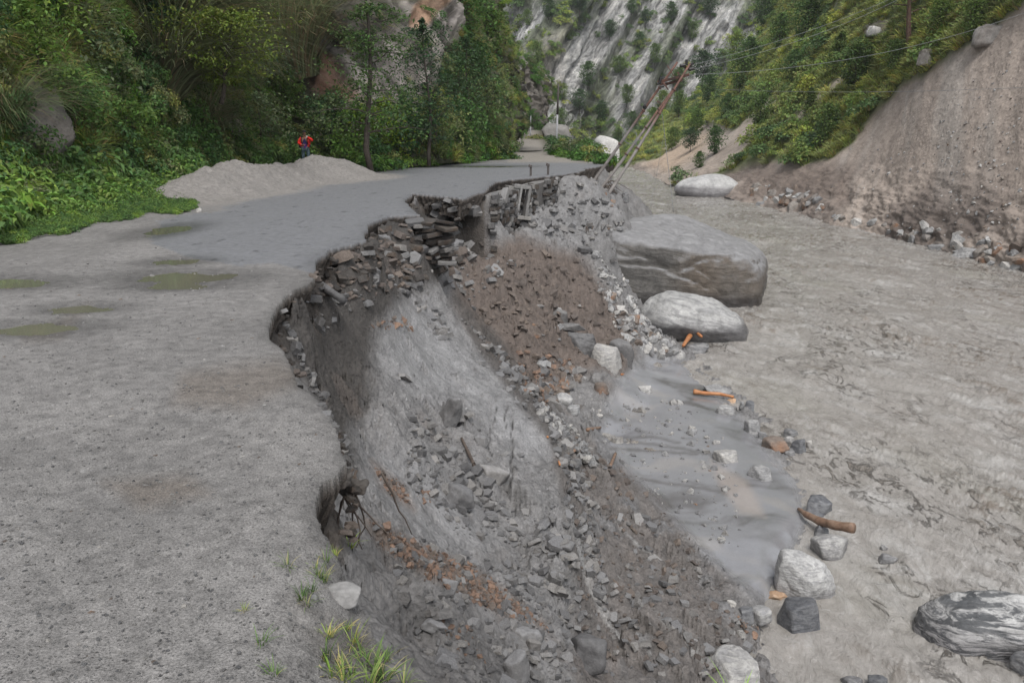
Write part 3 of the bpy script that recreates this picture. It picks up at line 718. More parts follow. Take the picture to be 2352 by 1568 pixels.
tag(link('left_hillside', me, MAT_HILL), 'steep overgrown hillside with bare rock rising left of the road', kind='structure')

# ---- right hillside with the landslide
RC = [[(3000,1050,24),(3000,600,27),(3000,200,31),(3000,-200,37),(3000,-800,50),(3000,-1500,70)],
      [(2640,800,32),(2640,500,36),(2640,200,41),(2640,-100,48),(2640,-600,62),(2640,-1300,85)],
      [(2352,656,41.5),(2352,450,46),(2352,250,51),(2352,20,58),(2352,-400,74),(2352,-1000,98)],
      [(2100,590,52),(2120,420,57),(2140,240,63),(2160,40,72),(2190,-350,92),(2200,-900,120)],
      [(1900,530,64),(1950,400,71),(1985,250,79),(2000,80,91),(2030,-300,115),(2050,-800,150)],
      [(1735,482,80),(1775,385,88),(1820,270,98),(1850,140,112),(1880,-60,140),(1900,-400,185)],
      [(1550,435,104),(1600,385,112),(1660,310,124),(1700,220,142),(1760,80,170),(1810,-40,205)],
      [(1465,410,140),(1500,372,147),(1540,335,156),(1590,290,168),(1650,215,186),(1720,130,210)],
      [(1385,396,180),(1405,358,188),(1435,328,195),(1475,300,203),(1530,268,215),(1600,225,235)]]
RG = sheet(RC, 320, 460)
rn = toward_cam(RG, gnormals(RG))
X, Y, Z = RG[..., 0], RG[..., 1], RG[..., 2]
rp = proj(RG)
SCREE = [(1560,440),(1640,420),(1740,390),(1780,385),(1900,370),(1960,325),(2000,260),(2100,190),(2240,90),(2330,20),(2420,-40),(3100,-500),(3100,1200),(2352,700),(2000,600),(1700,500)]
SCREE2 = [(1430,392),(1500,365),(1570,318),(1620,290),(1690,300),(1740,270),(1760,300),(1720,350),(1690,385),(1620,420),(1500,440)]
w1 = fbm(X * 0.12, Y * 0.12, Z * 0.12, 4)
scr = np.maximum(pmask(rp[0] + 18 * w1, rp[1] + 22 * w1, SCREE, 9), pmask(rp[0] + 10 * w1, rp[1] + 10 * w1, SCREE2, 6) * 0.95)
foot = sst(-5.8, -2, Z)
d = (0.6 + 0.010 * Y) * (1 - scr) * (0.9 * fbm(X * 0.07, Y * 0.07, Z * 0.07, 5) + 0.3 * w1) + 0.5 * (1 - scr)
# run-out streaks straight down the scree
al = RG[..., 2]; acr = np.arange(RG.shape[1])[None, :] / 460.0 * 100 + 0 * al
d = d + scr * (0.10 * fbm(acr * 0.35, al * 0.10, 0.0, 4, ridged=True) + 0.08 * fbm(X * 1.2, Y * 1.2, Z * 1.2, 3) + 0.6 * fbm(X * 0.06, Y * 0.06, Z * .06, 3))
lowr = sst(1.0, -4.5, Z) * scr
d = d + lowr * 0.5 * fbm(X * 0.35, Y * 0.35, Z * 0.7, 4, gain=0.6, ridged=True)
RG = RG + rn * d[..., None]
rn = toward_cam(RG, gnormals(RG))
X, Y, Z = RG[..., 0], RG[..., 1], RG[..., 2]
C = np.zeros(X.shape + (3,), np.float32); C[:] = (0.110, 0.130, 0.050)
scol = np.zeros_like(C) + np.array((0.320, 0.268, 0.230), np.float32)
sn = fbm(acr * 0.5, al * 0.12, 3.0, 5)
scol = scol * (1 + 0.22 * sn[..., None]); scol = mixc(scol, (0.30, 0.275, 0.25), sst(0.0, 0.35, fbm(acr * 0.22, al * 0.05, 13.0, 3)) * 0.6); scol = mixc(scol, (0.14, 0.115, 0.100), lowr * sst(-0.1, 0.3, w1)); scol = mixc(scol, (0.30, 0.285, 0.27), sst(0.25, 0.5, sn) * 0.35)
br = pmask(rp[0], rp[1], [(1690,400),(1790,385),(1900,375),(1960,400),(1960,470),(1850,480),(1720,460)], 40); scol = mixc(scol, (0.135, 0.105, 0.088), br * 0.7)
pale = pmask(rp[0] + 10 * w1, rp[1], [(1480,380),(1570,315),(1640,300),(1600,360),(1540,400)], 20); scol = mixc(scol, (0.40, 0.30, 0.22), pale * 0.75)
C = C * (1 - scr[..., None]) + scol * scr[..., None]
tr = sst(0.30, 0.42, fbm(X * 0.16, Y * 0.16, Z * 0.16 + 9, 4)) * (1 - scr); C = mixc(C, (0.34, 0.32, 0.29), tr * 0.7)
patches = np.maximum.reduce([pmask(rp[0] + 6 * w1, rp[1] + 6 * w1, q, 8) for q in ([(1800,300),(1900,220),(1960,170),(1950,200),(1890,260),(1820,320)], [(1990,320),(2060,270),(2100,240),(2110,260),(2030,320)], [(1700,290),(1790,215),(1800,225),(1720,300)], [(1990,80),(2040,40),(2060,60),(2000,110)])])
C = mixc(C, (0.36, 0.31, 0.26), patches * (1 - scr) * 0.85)
me = raw_mesh('right_hillside', RG, grid_faces(*RG.shape[:2])); add_attr(me, 'Col', C); add_attr(me, 'Bmp', 0.25 + 0.35 * scr, 'FLOAT')
tag(link('right_hillside', me, mat_ground('landslide scree', fine=5.0, coarse=1.1, bumpd=0.12, rough_attr=False, grit=0.28, speck=3.6)), 'green slope across the river with a bare brown landslide', kind='structure')
RSCR = scr

# ---- far cliff of tilted slabs
FC = []
for (x, sh) in [(850,0),(1050,20),(1200,40),(1350,60),(1500,80),(1650,95),(1800,110),(1980,120)]:
    yy = 225 + (x - 1150) * 0.03
    if x < 1200: yy = 300 + (1200 - x) * 0.2
    FC.append([(x - 60, 430, yy * 0.97), (x - 40, 300, yy), (x + sh * 0.5 - 20, 140, yy * 1.07), (x + sh, -80, yy * 1.15), (x + sh * 2, -420, yy * 1.28), (x + sh * 3, -900, yy * 1.5)])
FG = sheet(FC, 330, 420)
fn = toward_cam(FG, gnormals(FG))
X, Y, Z = FG[..., 0], FG[..., 1], FG[..., 2]
fp = proj(FG)
# slabs lean: coordinate across the ribs (they run down to the left at about 62 degrees)
q = X * 0.87 - Z * 0.50
ql = X * 0.50 + Z * 0.87
qn = q + 3.0 * fbm(q * 0.06, ql * 0.015, 2.0, 3)
def saw(t): t = t - np.floor(t); return np.where(t < 0.78, t / 0.78, (1 - t) / 0.22)
per = 15.0
rib = saw(qn / per) ; rib2 = saw(qn / 5.3 + 0.37)
hgt = 5.0 * rib + 1.4 * rib2 + 3.2 * fbm(q * 0.05, ql * 0.02, 1.0, 4) + 0.9 * fbm(q * 0.35, ql * 0.07, 4.0, 4, ridged=True) + 2.2 * facets(q + 0.6 * fbm(q * .3, ql * .3, 1.0, 2), ql * 0.28, 3.4, 5, 0.6) + 0.9 * facets(q, ql * 0.35, 1.3, 6, 0.6)
FG = FG + fn * hgt[..., None]
fn2 = toward_cam(FG, gnormals(FG))
X, Y, Z = FG[..., 0], FG[..., 1], FG[..., 2]
cn = fbm(q * 0.5, ql * 0.09, 6.0, 6, gain=0.72); c2 = fbm(q * 0.08, ql * 0.03, 9.0, 4)
C = np.zeros(X.shape + (3,), np.float32); C[:] = (0.37, 0.366, 0.357)
C = mixc(C, (0.54, 0.53, 0.515), sst(-0.05, 0.5, cn + 0.6 * c2) * 0.8)
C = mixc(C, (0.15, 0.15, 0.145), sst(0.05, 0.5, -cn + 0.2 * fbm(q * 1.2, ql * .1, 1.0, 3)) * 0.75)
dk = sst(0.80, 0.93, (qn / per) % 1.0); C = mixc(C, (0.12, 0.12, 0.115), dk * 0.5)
vgF = np.clip(sst(-0.05, 0.25, fbm(q * 0.075, ql * 0.028, 15.0, 4) + 0.18 * (((qn / per) % 1.0) > 0.75) - 0.05 + 0.30 * sst(1500, 1800, fp[0]) + 0.45 * sst(1210, 1150, fp[0])), 0, 1)
C = mixc(C, (0.075, 0.095, 0.040), vgF * 0.8)
pk = pmask(fp[0], fp[1], [(1230,130),(1290,80),(1270,200),(1190,230)], 40); C = mixc(C, (0.42, 0.36, 0.32), pk * 0.4)
mc = NT('pale cliff rock'); pc = mc.pos(); mpc = mc.n('ShaderNodeMapping'); mpc.inputs['Rotation'].default_value = (0, math.radians(-30), 0); mc.l(pc, mpc.inputs['Vector'])
mps = mc.n('ShaderNodeMapping'); mps.inputs['Scale'].default_value = (1.0, 0.5, 0.16); mc.l(mpc.outputs[0], mps.inputs['Vector'])
s1 = mc.noise(mps.outputs[0], 0.42, 9, 0.72, 0.5); s2 = mc.noise(mps.outputs[0], 1.6, 7, 0.7, 0.3); s3 = mc.noise(pc, 0.7, 7, 0.7)
cc = mc.mul(mc.attr('Col').outputs['Color'], mc.ramp(s1, [(0.36, (0.42, 0.42, 0.41)), (0.47, (0.9, 0.9, 0.9)), (0.60, (1.5, 1.48, 1.44))]), 1.0)
cc = mc.mul(cc, mc.ramp(s2, [(0.36, 0.55), (0.48, 1.0), (0.65, 1.25)]), 1.0); cc = mc.mul(cc, mc.ramp(s3, [(0.35, 0.75), (0.65, 1.2)]), 1.0)
mc.l(cc, mc.b.inputs['Base Color']); mc.b.inputs['Roughness'].default_value = 0.9
mc.l(mc.bump(mc.math('ADD', s1, mc.math('MULTIPLY', s2, 0.5)), 2.2), mc.b.inputs['Normal'])
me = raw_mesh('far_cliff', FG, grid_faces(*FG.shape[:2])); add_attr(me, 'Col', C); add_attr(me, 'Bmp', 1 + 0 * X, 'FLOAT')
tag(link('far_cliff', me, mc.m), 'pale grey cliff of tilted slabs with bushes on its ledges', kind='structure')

# ---- rocky shoulder above the bend of the road
OC = [[(1120,360,84),(1120,250,88),(1110,140,94),(1100,60,104)], [(1160,352,92),(1165,240,96),(1165,158,101),(1170,120,112)],
      [(1190,302,108),(1192,230,110),(1200,172,113),(1215,150,124)], [(1225,300,112),(1226,240,114),(1232,196,118),(1250,185,130)],
      [(1245,305,114),(1248,270,118),(1256,240,124),(1270,230,136)]]
OG = sheet(OC, 120, 120); on = toward_cam(OG, gnormals(OG)); X, Y, Z = OG[..., 0], OG[..., 1], OG[..., 2]
OG = OG + on * (1.3 * fbm((X - Z) * 0.18, Y * .2, (X + Z) * 0.4, 4, ridged=True) + 0.7 * fbm(X * 0.6, Y * 0.6, Z * 0.6, 3))[..., None]
on = toward_cam(OG, gnormals(OG))
C = np.zeros(X.shape + (3,), np.float32); C[:] = (0.125, 0.112, 0.098); nn = fbm((X - Z) * 0.3, Y * 0.4, (X + Z) * 0.9, 4)
C = mixc(C, (0.235, 0.22, 0.205), sst(0.0, 0.4, nn)); C = mixc(C, (0.04, 0.037, 0.034), sst(0.05, 0.4, -nn)); 
me = raw_mesh('rocky_shoulder', OG, grid_faces(*OG.shape[:2])); add_attr(me, 'Col', C); add_attr(me, 'Bmp', 0.6 + 0 * X, 'FLOAT')
tag(link('rocky_shoulder', me, MAT_HILL), 'dark rock shoulder above the bend of the far road', kind='structure')

# ================================================================== PLANTS
def leaf_quads(P, N, L, W, rs, droop=0.2):
    """one bent four-sided leaf at each point; N = direction it faces"""
    n = len(P)
    a = rs.normal(size=(n, 3)); a -= (a * N).sum(1, keepdims=True) * N; a /= np.linalg.norm(a, axis=1)[:, None] + 1e-6
    b = np.cross(N, a); L = np.broadcast_to(L, n)[:, None]; W = np.broadcast_to(W, n)[:, None]
    p0 = P; p1 = P + a * L * 0.45 + b * W * 0.5 + N * L * 0.05; p3 = P + a * L * 0.45 - b * W * 0.5 + N * L * 0.05; p2 = P + a * L - np.array([0, 0, 1]) * L * droop
    V = np.stack([p0, p1, p2, p3], 1).reshape(-1, 3); F = np.arange(4 * n).reshape(n, 4)
    return V, F
def leaf_mesh(name, P, N, L, W, col, rs, var=0.25, droop=0.2, shade=None):
    V, F = leaf_quads(P, N, L, W, rs, droop)
    c = np.asarray(col)[None] * (1 + var * rs.normal(size=(len(P), 1))).clip(0.45, 1.8) * (1 + 0.08 * rs.normal(size=(len(P), 3)))
    me = raw_mesh(name, V, F, False); add_attr(me, 'Col', np.repeat(c, 4, 0)); return me
def unit(v): return v / (np.linalg.norm(v, axis=-1, keepdims=True) + 1e-9)
def clump_pts(rs, n, R, lobes, squash=0.8, base=0.15):
    """leaf points on the outer parts of several lobes"""
    cs = rs.normal(size=(lobes, 3)) * R * 0.42; cs[:, 2] = np.abs(cs[:, 2]) * squash + base * R
    k = rs.randint(0, lobes, n); d = unit(rs.normal(size=(n, 3))); d[:, 2] = np.abs(d[:, 2]) * 1.0 - 0.15
    r = R * 0.55 * (rs.uniform(0.25, 1, n) ** 0.5)
    P = cs[k] + d * r[:, None] * np.array([1, 1, squash])
    N = unit(d * 0.6 + np.array([0, 0, 0.7]) + rs.normal(size=(n, 3)) * 0.45)
    return P, N
def grass_mesh(name, rs, n, L, wdt, col, spread=0.12, droop=0.9, var=0.25, seg=4, lean=0.5, dry=None):
    V = []; F = []; Cc = []
    for i in range(n):
        a = rs.uniform(0, 2 * math.pi); l = L * rs.uniform(0.5, 1.1); r0 = spread * rs.uniform(0, 1) ** 0.5
        base = np.array([math.cos(a), math.sin(a), 0]) * r0; out = np.array([math.cos(a + rs.normal() * 0.5), math.sin(a + rs.normal() * 0.5), 0])
        side = np.cross(out, [0, 0, 1]); p = base.copy(); ang = lean * rs.uniform(0.1, 1.0); c = np.array(col) * (1 + var * rs.normal())
        if dry is not None and rs.uniform() < 0.25: c = np.array(dry)
        b = len(V)
        for k in range(seg + 1):
            f = k / seg; ww = wdt * (1 - f) ** 0.7 * rs.uniform(0.9, 1.1) + wdt * 0.05
            V += [p - side * ww, p + side * ww]; Cc += [c * (0.8 + 0.3 * f)] * 2
            th = ang + droop * f * 1.6; p = p + (out * math.sin(th) + np.array([0, 0, 1]) * math.cos(th)) * (l / seg)
        F += [(b + 2 * k, b + 2 * k + 1, b + 2 * k + 3, b + 2 * k + 2) for k in range(seg)]
    me = raw_mesh(name, V, F, True); add_attr(me, 'Col', np.array(Cc).clip(0.005, 1)); return me

LEAF = mat_leaf('leaves'); LEAF_G = mat_leaf('grass blades', 0.5, 0.3)
lib = {}
def proto_coll(name, meshes, mat):
    c = bpy.data.collections.new(name)
    for i, me in enumerate(meshes):
        me.materials.append(mat); o = bpy.data.objects.new('%s_%02d' % (name, i), me); c.objects.link(o)
    return c
rs = np.random.RandomState(3)
G1, G2, G3, G4, G5 = (0.062, 0.135, 0.030), (0.095, 0.155, 0.036), (0.050, 0.100, 0.036), (0.130, 0.160, 0.042), (0.110, 0.132, 0.062)
def bushes(n, nl, R, L, W, cols, lobes=5, droop=0.2):
    out = []
    for i in range(n):
        P_, N_ = clump_pts(rs, nl, R, lobes); out.append(leaf_mesh('bush_leaves', P_, N_, rs.uniform(0.7, 1.2, nl) * L, rs.uniform(0.8, 1.2, nl) * W, cols[i % len(cols)], rs, droop=droop))
    return out
CO_BUSH = proto_coll('leaf_clump', bushes(6, 420, 0.55, 0.10, 0.055, [G1, G3, G2, G5, G3, G1]), LEAF)
CO_HERB = proto_coll('herb_clump', bushes(3, 300, 0.42, 0.13, 0.05, [(0.085, 0.150, 0.045), (0.065, 0.120, 0.042), (0.105, 0.170, 0.055)], lobes=7, droop=0.35), LEAF)
CO_GRASS = proto_coll('grass_clump', [grass_mesh('grass_blades', rs, 90, 0.62, 0.007, c, 0.16, 1.1, dry=(0.16, 0.13, 0.07)) for c in (G2, G4, G5)], LEAF_G)
CO_MEADOW = proto_coll('meadow_clump', [grass_mesh('grass_blades', rs, 46, 1.3, 0.05, c, 0.7, 0.9, seg=3, dry=(0.2, 0.17, 0.08)) for c in ((0.200, 0.255, 0.080), (0.225, 0.260, 0.095), (0.165, 0.215, 0.075))], LEAF_G)
CO_FARBUSH = proto_coll('far_leaf_clump', bushes(5, 330, 1.6, 0.36, 0.24, [(0.105, 0.165, 0.055), (0.140, 0.195, 0.060), (0.075, 0.125, 0.050), (0.170, 0.205, 0.060), (0.100, 0.145, 0.070)], lobes=6), LEAF)

def scatter(name, label, coll, pts, rot, scl, idx, kind='stuff', parent=None):
    me = bpy.data.meshes.new(name); pts = np.asarray(pts, np.float32)
    me.vertices.add(len(pts)); me.vertices.foreach_set('co', pts.ravel())
    add_attr(me, 'rot', np.asarray(rot), 'FLOAT_VECTOR'); add_attr(me, 'scl', np.asarray(scl), 'FLOAT'); add_attr(me, 'idx', np.asarray(idx), 'INT')
    o = link(name, me)
    ng = bpy.data.node_groups.new(name, 'GeometryNodeTree')
    ng.interface.new_socket('Geometry', in_out='INPUT', socket_type='NodeSocketGeometry'); ng.interface.new_socket('Geometry', in_out='OUTPUT', socket_type='NodeSocketGeometry')
    gi = ng.nodes.new('NodeGroupInput'); go = ng.nodes.new('NodeGroupOutput')
    iop = ng.nodes.new('GeometryNodeInstanceOnPoints'); ci = ng.nodes.new('GeometryNodeCollectionInfo')
    ci.inputs['Collection'].default_value = coll; ci.inputs['Separate Children'].default_value = True; ci.inputs['Reset Children'].default_value = True
    def na(nm, dt):
        x = ng.nodes.new('GeometryNodeInputNamedAttribute'); x.data_type = dt; x.inputs['Name'].default_value = nm; return x.outputs['Attribute']
    L = ng.links.new
    L(gi.outputs[0], iop.inputs['Points']); L(ci.outputs[0], iop.inputs['Instance']); iop.inputs['Pick Instance'].default_value = True
    L(na('idx', 'INT'), iop.inputs['Instance Index']); L(na('rot', 'FLOAT_VECTOR'), iop.inputs['Rotation']); L(na('scl', 'FLOAT'), iop.inputs['Scale'])
    L(iop.outputs[0], go.inputs[0])
    md = o.modifiers.new('scatter', 'NODES'); md.node_group = ng
    tag(o, label, kind=kind)
    if parent: o.parent = parent
    return o
def tilt(N, yaw, amt=0.6):
    """euler that leans +Z part of the way to N"""
    out = np.zeros((len(N), 3))
    for i, n in enumerate(N):
        v = Vector((n[0] * amt, n[1] * amt, n[2] * amt + (1 - amt)))
        if v.z < 0.15: v.z = 0.15
        q = v.to_track_quat('Z', 'Y') @ Euler((0, 0, yaw[i])).to_quaternion(); out[i] = q.to_euler()
    return out
def cell_area(G):
    du = np.linalg.norm(np.gradient(G, axis=1), axis=-1); dv = np.linalg.norm(np.gradient(G, axis=0), axis=-1); return du * dv
def pick(G, N, dens, rs, jit=0.5):
    """random points on a slope with the given density (per square metre)"""
    lam = cell_area(G) * dens; k = rs.poisson(np.clip(lam, 0, 20)); idx = np.repeat(np.arange(k.size), k.ravel())
    Gv = G.reshape(-1, 3)[idx]; Nv = N.reshape(-1, 3)[idx]; s = np.sqrt(cell_area(G).ravel()[idx])[:, None]
    return Gv + rs.normal(size=Gv.shape) * s * jit * np.array([1, 1, 0.4]), Nv, idx
def do_scatter(name, label, coll, ncol, G, N, dens, rs, smin, smax, off=0.0, amt=0.6):
    P_, N_, ix = pick(G, N, dens, rs); P_ = P_ + N_ * off; k = len(P_)
    scatter(name, label, coll, P_, tilt(N_, rs.uniform(0, 6.28, k), amt), rs.uniform(smin, smax, k), rs.randint(0, ncol, k)); return k

X, Y, Z = LG[..., 0], LG[..., 1], LG[..., 2]
vis = ((lp[0] > -260) & (lp[0] < 1300) & (lp[1] > -260)).astype(np.float32)
gmaskL = sst(-0.02, 0.3, fbm(X * 0.22, Y * 0.22, Z * 0.22 + 5, 4))
dn = np.clip(16.0 / Y, 0.15, 1.3)
cover = (1 - 0.93 * np.clip(rockL + redL, 0, 1)) * vis
nt_ = []
nt_.append(do_scatter('hillside_undergrowth', 'dense dark green leafy undergrowth covering the left hillside', CO_BUSH, 6, LG, ln, 5.0 * dn ** 1.3 * cover * (1 - 0.7 * gmaskL), rs, 0.6, 1.25, 0.05))
nt_.append(do_scatter('hillside_grass', 'long drooping grass patches on the left hillside', CO_GRASS, 3, LG, ln, 9.0 * dn * cover * (0.12 + gmaskL), rs, 0.8, 1.7, 0.0, 0.75))
# fringe of herbs at the foot of the slope
fz = sst(1.3, 0.2, Z) * (lp[0] < 900)
P_, N_, ix = pick(LG, ln, 3.0 * fz * vis, rs)
k = len(P_); 
fe = []
for i in range(5200):      # broad herb bed on the road side
    t = rs.uniform(0, 1)
    a = np.array([(-260, 640), (0, 556), (120, 535), (250, 505), (350, 488), (440, 478)]); x = rs.uniform(-260, 445); yb = np.interp(x, a[:, 0], a[:, 1])
    y = yb - rs.uniform(0, 1) ** 1.3 * (95 if x < 330 else 40)
    y += 5 * math.sin(x * .05) + rs.normal() * 4
    q_ = PZ(x, y, 0.0)
    fe.append(q_)
fe = np.array(fe); 
P2 = np.concatenate([P_, fe]); N2 = np.concatenate([N_, np.tile([0, 0, 1.0], (len(fe), 1))]); k2 = len(P2)
fpx, fpy = proj(P2); edge = np.interp(fpx, a[:, 0], a[:, 1]) - fpy
sc2 = rs.uniform(.1, .35, k2) + 1.5 * sst(4, 60, edge) * rs.uniform(0.4, 1.2, k2)
scatter('roadside_herbs', 'bright green weeds and herbs along the left edge of the road', CO_HERB, P2, tilt(N2, rs.uniform(0, 6.28, k2), 0.4), sc2, rs.randint(0, 3, k2))
# strip of bushes on the far verge
ve = []
for (x0, x1, y0, y1, n) in [(835,1160,368,396,260),(1270,1395,345,378,75),(690,840,386,392,70),(1215,1300,325,350,50),]:
    for i in range(n):
        x = rs.uniform(x0, x1); f = (x - x0) / (x1 - x0)
        yb = {835: 396 - 24 * f, 1270: 346 + 32 * f, 690: 390, 1215: 342}[x0]
        Yd = {835: 38 + 22 * f, 1270: 74 - 26 * f, 690: 43.2, 1215: 95}[x0] + rs.uniform(0, 2.5)
        ve.append(PY(x, yb, Yd) * np.array([1, 1, 0]) + np.array([0, 0, CAMZ + (PY(x, yb, Yd)[2] - CAMZ) if x0 != 1270 else -0.2]))
ve = np.array(ve); k = len(ve)
scatter('verge_bushes', 'low leafy bushes along the far verge of the road', CO_BUSH, ve, tilt(np.tile([0, 0, 1.0], (k, 1)), rs.uniform(0, 6.28, k), 0.3), rs.uniform(0.4, 1.9, k) ** 1.3, rs.randint(0, 6, k))
X, Y, Z = RG[..., 0], RG[..., 1], RG[..., 2]
visR = ((rp[0] > 1250) & (rp[0] < 2600) & (rp[1] > -200)).astype(np.float32)
openR = sst(0.0, 0.25, fbm(X * 0.05, Y * 0.05, Z * 0.05 + 2, 3) + 0.25 * sst(1700, 1850, rp[0]) + 0.03)
cv = (1 - scr) ** 2 * visR * (1 - 0.9 * patches)
nt_.append(do_scatter('slope_meadow', 'grass and low herbs covering the slope across the river', CO_MEADOW, 3, RG, rn, 1.6 * np.clip(70 / Y, 0.3, 1.4) * cv * (0.35 + 0.65 * openR), rs, 0.4, 0.9, 0.0, 0.6))
nt_.append(do_scatter('slope_shrubs', 'thick bushes on the slope across the river', CO_FARBUSH, 5, RG, rn, 0.19 * np.clip(80 / Y, 0.5, 1.4) * cv * (1.0 - 0.93 * openR), rs, 0.45, 1.15, 0.2, 0.4))
X, Y, Z = FG[..., 0], FG[..., 1], FG[..., 2]
visF = ((fp[0] > 1080) & (fp[0] < 1950) & (fp[1] > -120)).astype(np.float32)
nt_.append(do_scatter('cliff_bushes', 'bushes growing in bands on the far cliff ledges', CO_FARBUSH, 5, FG, fn2, visF * (0.085 * vgF + 0.006), rs, 0.5, 1.3, 0.2, 0.3))
visO = np.ones(OG.shape[:2]); oz = sst(0.0, 0.3, fbm(OG[..., 0] * 0.2, OG[..., 1] * 0.2, OG[..., 2] * 0.2, 3))
nt_.append(do_scatter('shoulder_bushes', 'bushes and grass on the dark rock shoulder', CO_BUSH, 6, OG, on, 0.8 * oz, rs, 0.9, 2.0, 0.1, 0.4))
print('scatter', nt_)
# ================================================================== STONES
def sphere_dirs(sub):
    bm = bmesh.new(); bmesh.ops.create_icosphere(bm, subdivisions=sub, radius=1.0)
    V = np.array([v.co[:] for v in bm.verts]); F = np.array([[v.index for v in f.verts] for f in bm.faces]); bm.free(); return V, F
DIRS = {s: sphere_dirs(s) for s in (2, 3, 4, 5, 6)}
def planes_rand(rs, n=9, lo=0.50, hi=0.82):
    """faces of a broken block: side faces, bevels, a tilted top"""
    a = np.linspace(0, 2 * math.pi, 5, endpoint=False) + rs.uniform(-.45, .45, 5) + rs.uniform(0, 6)
    S = np.stack([np.cos(a), np.sin(a), rs.uniform(-.25, .45, 5)], 1); N = rs.normal(size=(n, 3)); N[:, 2] = np.abs(N[:, 2]) + .1
    t = rs.normal(size=2) * .22
    return np.concatenate([unit(S), unit(N), unit(np.array([[t[0], t[1], 1], [0, 0, -1]]))]), np.concatenate([rs.uniform(.55, .8, 5), rs.uniform(.68, .92, n), [rs.uniform(.5, .75), .7]])
def boulder_mesh(name, dims, planes=None, seed=0, sub=4, p=26, rough=0.05, layer=0.0, ldir=(0.3, 0.1, 1.0), crack=0.0):
    rs = np.random.RandomState(seed)
    D, F = DIRS[sub]
    N, dd = planes if planes is not None else planes_rand(rs)
    N = unit(np.asarray(N, float)); dd = np.asarray(dd, float)
    q = (np.maximum(D @ N.T, 0) / dd[None]) ** p
    r = (q.sum(1) + (1 / 1.12) ** p) ** (-1 / p)
    V = D * r[:, None]
    ex = np.array([np.abs(V[:, i]).max() for i in range(3)]); V = V / ex
    S = V * np.asarray(dims)
    sc = max(dims); o = seed * 3.7
    f = fbm(S[:, 0] / sc * 1.8 + o, S[:, 1] / sc * 1.8, S[:, 2] / sc * 1.8, 4, gain=0.5)
    g = fbm(S[:, 0] / sc * 7 + o, S[:, 1] / sc * 7, S[:, 2] / sc * 7, 4, gain=0.6, ridged=True)
    h = f * rough * sc * 1.4 + g * rough * sc * 0.35
    if layer:
        l = unit(np.array(ldir)); t = S @ l
        h = h + layer * sc * fbm(t / sc * 9 + 0.6 * f, S[:, 0] / sc * 1.0 + o, S[:, 1] / sc * 1.0, 3, gain=0.7, ridged=True)
    if crack:
        for k in range(2):
            c = np.abs(fbm(S[:, 0] / sc * 0.9 + o + 5 * k, S[:, 1] / sc * 0.9, S[:, 2] / sc * 1.8 + 3 * k, 3, gain=0.45)); h = h - crack * sc * np.exp(-(c / 0.016) ** 2)
        h = h + 0.22 * crack * sc * np.round(2.6 * fbm(S[:, 0] / sc * 1.3 + 9, S[:, 1] / sc * 1.3 + o, S[:, 2] / sc * 2.6, 3)) / 1.2
    return raw_mesh(name, S + D * h[:, None], F, sub > 2)
def hull_mesh(name, rs, dims=(1, .8, .4), n=12, slab=True):
    bm = bmesh.new(); 
    if slab:
        k = rs.randint(4, 7); a = np.sort(rs.uniform(0, 2 * math.pi, k)) ; a = np.linspace(0, 2 * math.pi, k, endpoint=False) + rs.uniform(-.35, .35, k)
        for z in (-1, 1):
            for t in a:
                r = rs.uniform(0.8, 1.0) * (1 if z < 0 else rs.uniform(.8, .98)); bm.verts.new((math.cos(t) * r * dims[0] * .5, math.sin(t) * r * dims[1] * .5, z * dims[2] * .5 * rs.uniform(.75, 1)))
    else:
        for q in unit(rs.normal(size=(n, 3))): bm.verts.new((q * np.array(dims) * .5).tolist())
    bmesh.ops.convex_hull(bm, input=bm.verts)
    bmesh.ops.delete(bm, geom=[v for v in bm.verts if not v.link_faces], context='VERTS')
    me = bpy.data.meshes.new(name); bm.to_mesh(me); bm.free(); me.shade_flat(); return me

M = {}
M['slate'] = mat_rock('dark slate', (0.075, 0.073, 0.073), (0.125, 0.120, 0.118), scale=1.6, rough=0.7, bumpd=0.03, mud=(0.150, 0.147, 0.146))
M['mudstone'] = mat_rock('mud coated stone', (0.140, 0.135, 0.131), (0.195, 0.190, 0.187), scale=2.0, rough=0.78, bumpd=0.03, mud=(0.205, 0.202, 0.202))
M['slopechip'] = mat_rock('brown slope chip', (0.095, 0.078, 0.067), (0.150, 0.126, 0.112), scale=2.0, rough=0.8, bumpd=0.02)
M['redchip'] = mat_rock('reddish chip', (0.15, 0.095, 0.068), (0.25, 0.175, 0.135), scale=2.0, rough=0.8, bumpd=0.02)
M['roadstone'] = mat_rock('road stone', (0.22, 0.215, 0.205), (0.34, 0.33, 0.32), scale=2.0, rough=0.85, bumpd=0.01)
M['scarp'] = mat_rock('scarp stone', (0.042, 0.037, 0.033), (0.092, 0.083, 0.076), scale=2.0, rough=0.8, bumpd=0.03, stain=(0.075, 0.052, 0.038))
M['brown'] = mat_rock('brown stone', (0.125, 0.098, 0.080), (0.200, 0.168, 0.145), scale=2.4, rough=0.75, bumpd=0.02, stain=(0.24, 0.125, 0.07))
M['tan'] = mat_rock('tan stone', (0.36, 0.22, 0.13), (0.44, 0.33, 0.24), scale=2.4, rough=0.7, bumpd=0.02)
M['grey'] = mat_rock('grey gneiss', (0.20, 0.20, 0.205), (0.31, 0.305, 0.30), band=(0.42, 0.415, 0.40), bandamt=0.6, scale=1.5, rough=0.62, bumpd=0.04, wetline=-5.66)
M['pale'] = mat_rock('pale gneiss', (0.36, 0.355, 0.345), (0.50, 0.49, 0.475), band=(0.17, 0.17, 0.172), bandamt=0.55, scale=1.6, rough=0.7, bumpd=0.04, wetline=-5.66)
